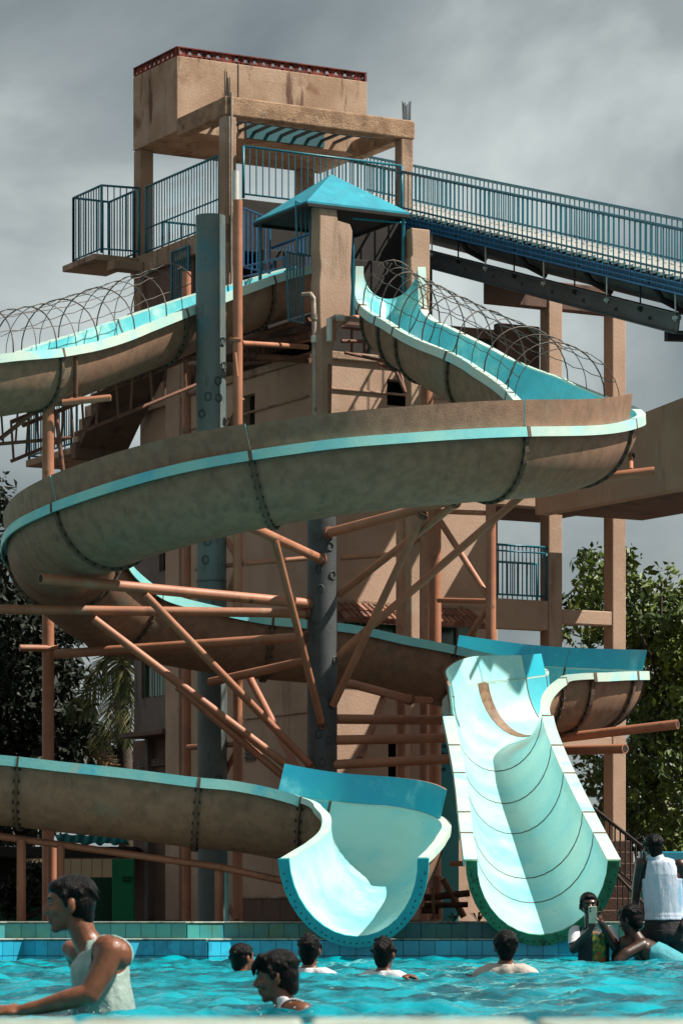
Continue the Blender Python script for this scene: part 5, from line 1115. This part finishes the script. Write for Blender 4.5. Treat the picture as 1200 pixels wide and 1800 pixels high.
# ---- person filming with a phone
def phone_person():
    d = 27.35; Q = lambda px, py, o=0.0: P(px, py, d+o); k = d/F
    t = thing('person', 'person in a navy shirt with white sleeves filming with a phone held in both hands', 'person', tuple(Q(1042,1700)))
    Rm = headframe(-84, -4); hc = Q(1034,1593); s = .92
    b = MB(); head_prims(b, hc, Rm, s); limb(b, [Q(1036,1612,.02), Q(1038,1632,.02)], [.046,.05])
    chain(b, [(Q(1041,1645,.02), (.135,.08,.05)), (Q(1042,1665,.02), (.135,.085,.06)), (Q(1043,1695,.02), (.125,.085,.07)), (Q(1043,1725,.02), (.13,.09,.08))])
    R1 = [Q(1012,1640,.0), Q(1008,1668,-.12), Q(1036,1635,-.30), ]; limb(b, R1, [.052,.04,.026])
    L1 = [Q(1070,1640,.0), Q(1080,1664,-.10), Q(1056,1622,-.30)]; limb(b, L1, [.052,.04,.026])
    ph = Q(1041,1608,-.345)
    hand_prims(b, Q(1037,1634,-.31), (.02,-.05,1), (.35,1,0), .72, .55, -1)
    hand_prims(b, Q(1056,1621,-.31), (-.35,-.05,.9), (-.55,1,0), .72, .6, 1)
    body = remesh('body', b, 0.007, 2, M['skin3'], t); hair_obj(t, hc, Rm, s*1.0, 'crop', 0.007, 31); face_extras(t, hc, Rm, s)
    PX = lambda c: (600+c.x/c.y*F, HZ-(c.z-EYE)/c.y*F)
    def torso(c, n): x, y = PX(c); return y > 1630 and 1017 < x < 1068 and c.y > d-.115
    def sleeve(c, n):
        x, y = PX(c); return c.y > d-.14 and ((x <= 1017 and 1628 < y < 1659) or (x >= 1068 and 1628 < y < 1656))
    def prnt(c, n): x, y = PX(c); return 1040 < x < 1062 and 1636 < y and c.y < d-.04 and c.y > d-.115
    patch('shirt', body, torso, 0.007, M['navy'], t); patch('sleeve', body, lambda c, n: sleeve(c,n) and PX(c)[0] < 1042, 0.008, M['cloth'], t); patch('sleeve', body, lambda c, n: sleeve(c,n) and PX(c)[0] > 1042, 0.008, M['cloth'], t); patch('shirt_print', body, prnt, 0.0125, M['print'], t, 0.002)
    pt2 = thing('mobile_phone', 'pale mobile phone held up by the person in the navy shirt', 'phone', tuple(ph))
    b = MB(); u = Vector((1,.12,0)).normalized(); v = Vector((-.02,-.15,1)).normalized(); w_ = u.cross(v); hw, hh, th = .034, .070, .005
    b.hexa([ph-u*hw-v*hh-w_*th*-1, ph+u*hw-v*hh+w_*th, ph+u*hw-v*hh-w_*th, ph-u*hw-v*hh-w_*th, ph-u*hw+v*hh+w_*th, ph+u*hw+v*hh+w_*th, ph+u*hw+v*hh-w_*th, ph-u*hw+v*hh-w_*th]); b.build('case', M['phone'], pt2, bevel=.003)
    for i in range(2):
        b = MB(); c = ph-u*.02+v*(.052-.022*i)+w_*th; b.tube([c, c+w_*.003], .007, 8); b.build('lens', M['lens'], pt2)
phone_person()
# ---- woman in white sitting on someone's shoulders
def sitter():
    d = 27.5; Q = lambda px, py, o=0.0: P(px, py, d+o)
    t = thing('person', 'person in a pale sleeveless top seen from behind, sitting on shoulders at the right edge', 'person', tuple(Q(1160,1640)))
    Rm = headframe(112, -4, 0); hc = Q(1146,1492,.02); s = .93
    b = MB(); head_prims(b, hc, Rm, s); limb(b, [Q(1150,1505), Q(1158,1525)], [.048,.056])
    chain(b, [(Q(1160,1520), (.12,.07,.045)), (Q(1163,1540), (.155,.085,.06)), (Q(1164,1570), (.15,.09,.07)), (Q(1166,1605), (.142,.09,.07)), (Q(1168,1640), (.172,.12,.08))])
    limb(b, [Q(1126,1518), Q(1120,1550,.05), Q(1116,1585,.12), Q(1108,1622,.05), Q(1104,1640,-.02)], [.052,.045,.037,.028,.022])
    hand_prims(b, Q(1104,1640,-.02), (-.05,-.1,-1), (-1,-.2,0), .8, .5, 1)
    limb(b, [Q(1194,1520), Q(1204,1555,.05), Q(1208,1595,.1), Q(1200,1630,-.1)], [.052,.045,.037,.024])
    limb(b, [Q(1140,1648,.02), Q(1128,1668,.18), Q(1126,1700,.24), Q(1126,1760,.2)], [.085,.07,.052,.04]); limb(b, [Q(1190,1650,.02), Q(1200,1668,.22), Q(1200,1700,.3), Q(1200,1760,.26)], [.085,.07,.052,.04])
    body = remesh('body', b, 0.0085, 3, M['skin3'], t); hair_obj(t, hc, Rm, s*1.05, 'short', 0.007, 41); face_extras(t, hc, Rm, s)
    PX = lambda c: (600+c.x/c.y*F, HZ-(c.z-EYE)/c.y*F)
    def top(c, n):
        x, y = PX(c)
        if not (1503 < y < 1617): return False
        if y < 1545: return 1140-(y-1503)*0.12 < x < 1186
        return x > 1131-(y-1545)*.0+(1 if y > 1560 else 0)*0 and x < 1202
    patch('vest', body, top, 0.014, M['clothb'], t, .006)
    def sh(c, n): x, y = PX(c); return y >= 1614 and y < 1668 and x > 1112
    patch('shorts', body, sh, 0.008, M['shorts'], t)
sitter()
def carrier():
    d = 27.3; Q = lambda px, py, o=0.0: P(px, py, d+o)
    t = thing('person', 'dark haired person in a teal vest bending under the seated one, arm reaching left', 'person', tuple(Q(1150,1700)))
    Rm = headframe(150, -20, 0); hc = Q(1106,1618,-.05); s = .92
    b = MB(); head_prims(b, hc, Rm, s); limb(b, [Q(1112,1638,-.05), Q(1122,1655,-.08)], [.05,.06])
    chain(b, [(Q(1130,1664,-.1), (.10,.10,.07)), (Q(1150,1678,-.12), (.14,.12,.09)), (Q(1174,1695,-.13), (.15,.12,.11)), (Q(1184,1722,-.1), (.15,.12,.12))])
    limb(b, [Q(1128,1662,-.16), Q(1100,1676,-.24), Q(1086,1690,-.26), Q(1080,1720,-.2)], [.055,.048,.045,.035]); limb(b, [Q(1120,1660,-.05), Q(1096,1660,-.02), Q(1086,1680,.05), Q(1086,1720,.05)], [.07,.07,.06,.05])
    body = remesh('body', b, 0.0085, 3, M['skin3'], t); hair_obj(t, hc, Rm, s*1.12, 'short', 0.007, 43); face_extras(t, hc, Rm, s)
    PX = lambda c: (600+c.x/c.y*F, HZ-(c.z-EYE)/c.y*F)
    patch('vest', body, lambda c, n: (lambda x, y: x > 1141+max(0,1668-y)*1.4 and y > 1650)(*PX(c)), 0.009, M['teal'], t)
carrier()
# water droplets round the wading man
dr = MB(); r_ = random.Random(5)
for i in range(70):
    px = r_.choice([r_.uniform(90,250), r_.uniform(450,560), r_.uniform(120,180)]); py = 1785-abs(r_.gauss(0,13)); ball(dr, P(px, py, r_.uniform(12.1,12.8)), r_.uniform(.0012,.0032), None, 6)
o = dr.build('water_splash', M['foam'], None, smooth=True); tag(o, 'fine spray of water drops around the wading man and the boy', 'splash', kind='stuff')
# repeats of one kind share a group
GR = {'water_slide': 'water slides at the pool', 'support_pole': 'thick steel poles carrying the slides', 'steel_post': 'thin posts under the slides', 'canopy_pillar': 'pillars at the slide start', 'pool_ledge': 'tiled ledges of the pool', 'outrigger_pipes': 'pipes sticking out under the bends', 'drain_pipe': 'drain pipes by the pillar', 'ladder_truss': 'ladder trusses under the left flume', 'broadleaf_tree': 'trees round the pool', 'small_fern': 'ferns between the chutes', 'person': 'people in the pool'}
for o in bpy.data.objects:
    if o.parent is None and o.name.split('.')[0] in GR: o['group'] = GR[o.name.split('.')[0]]
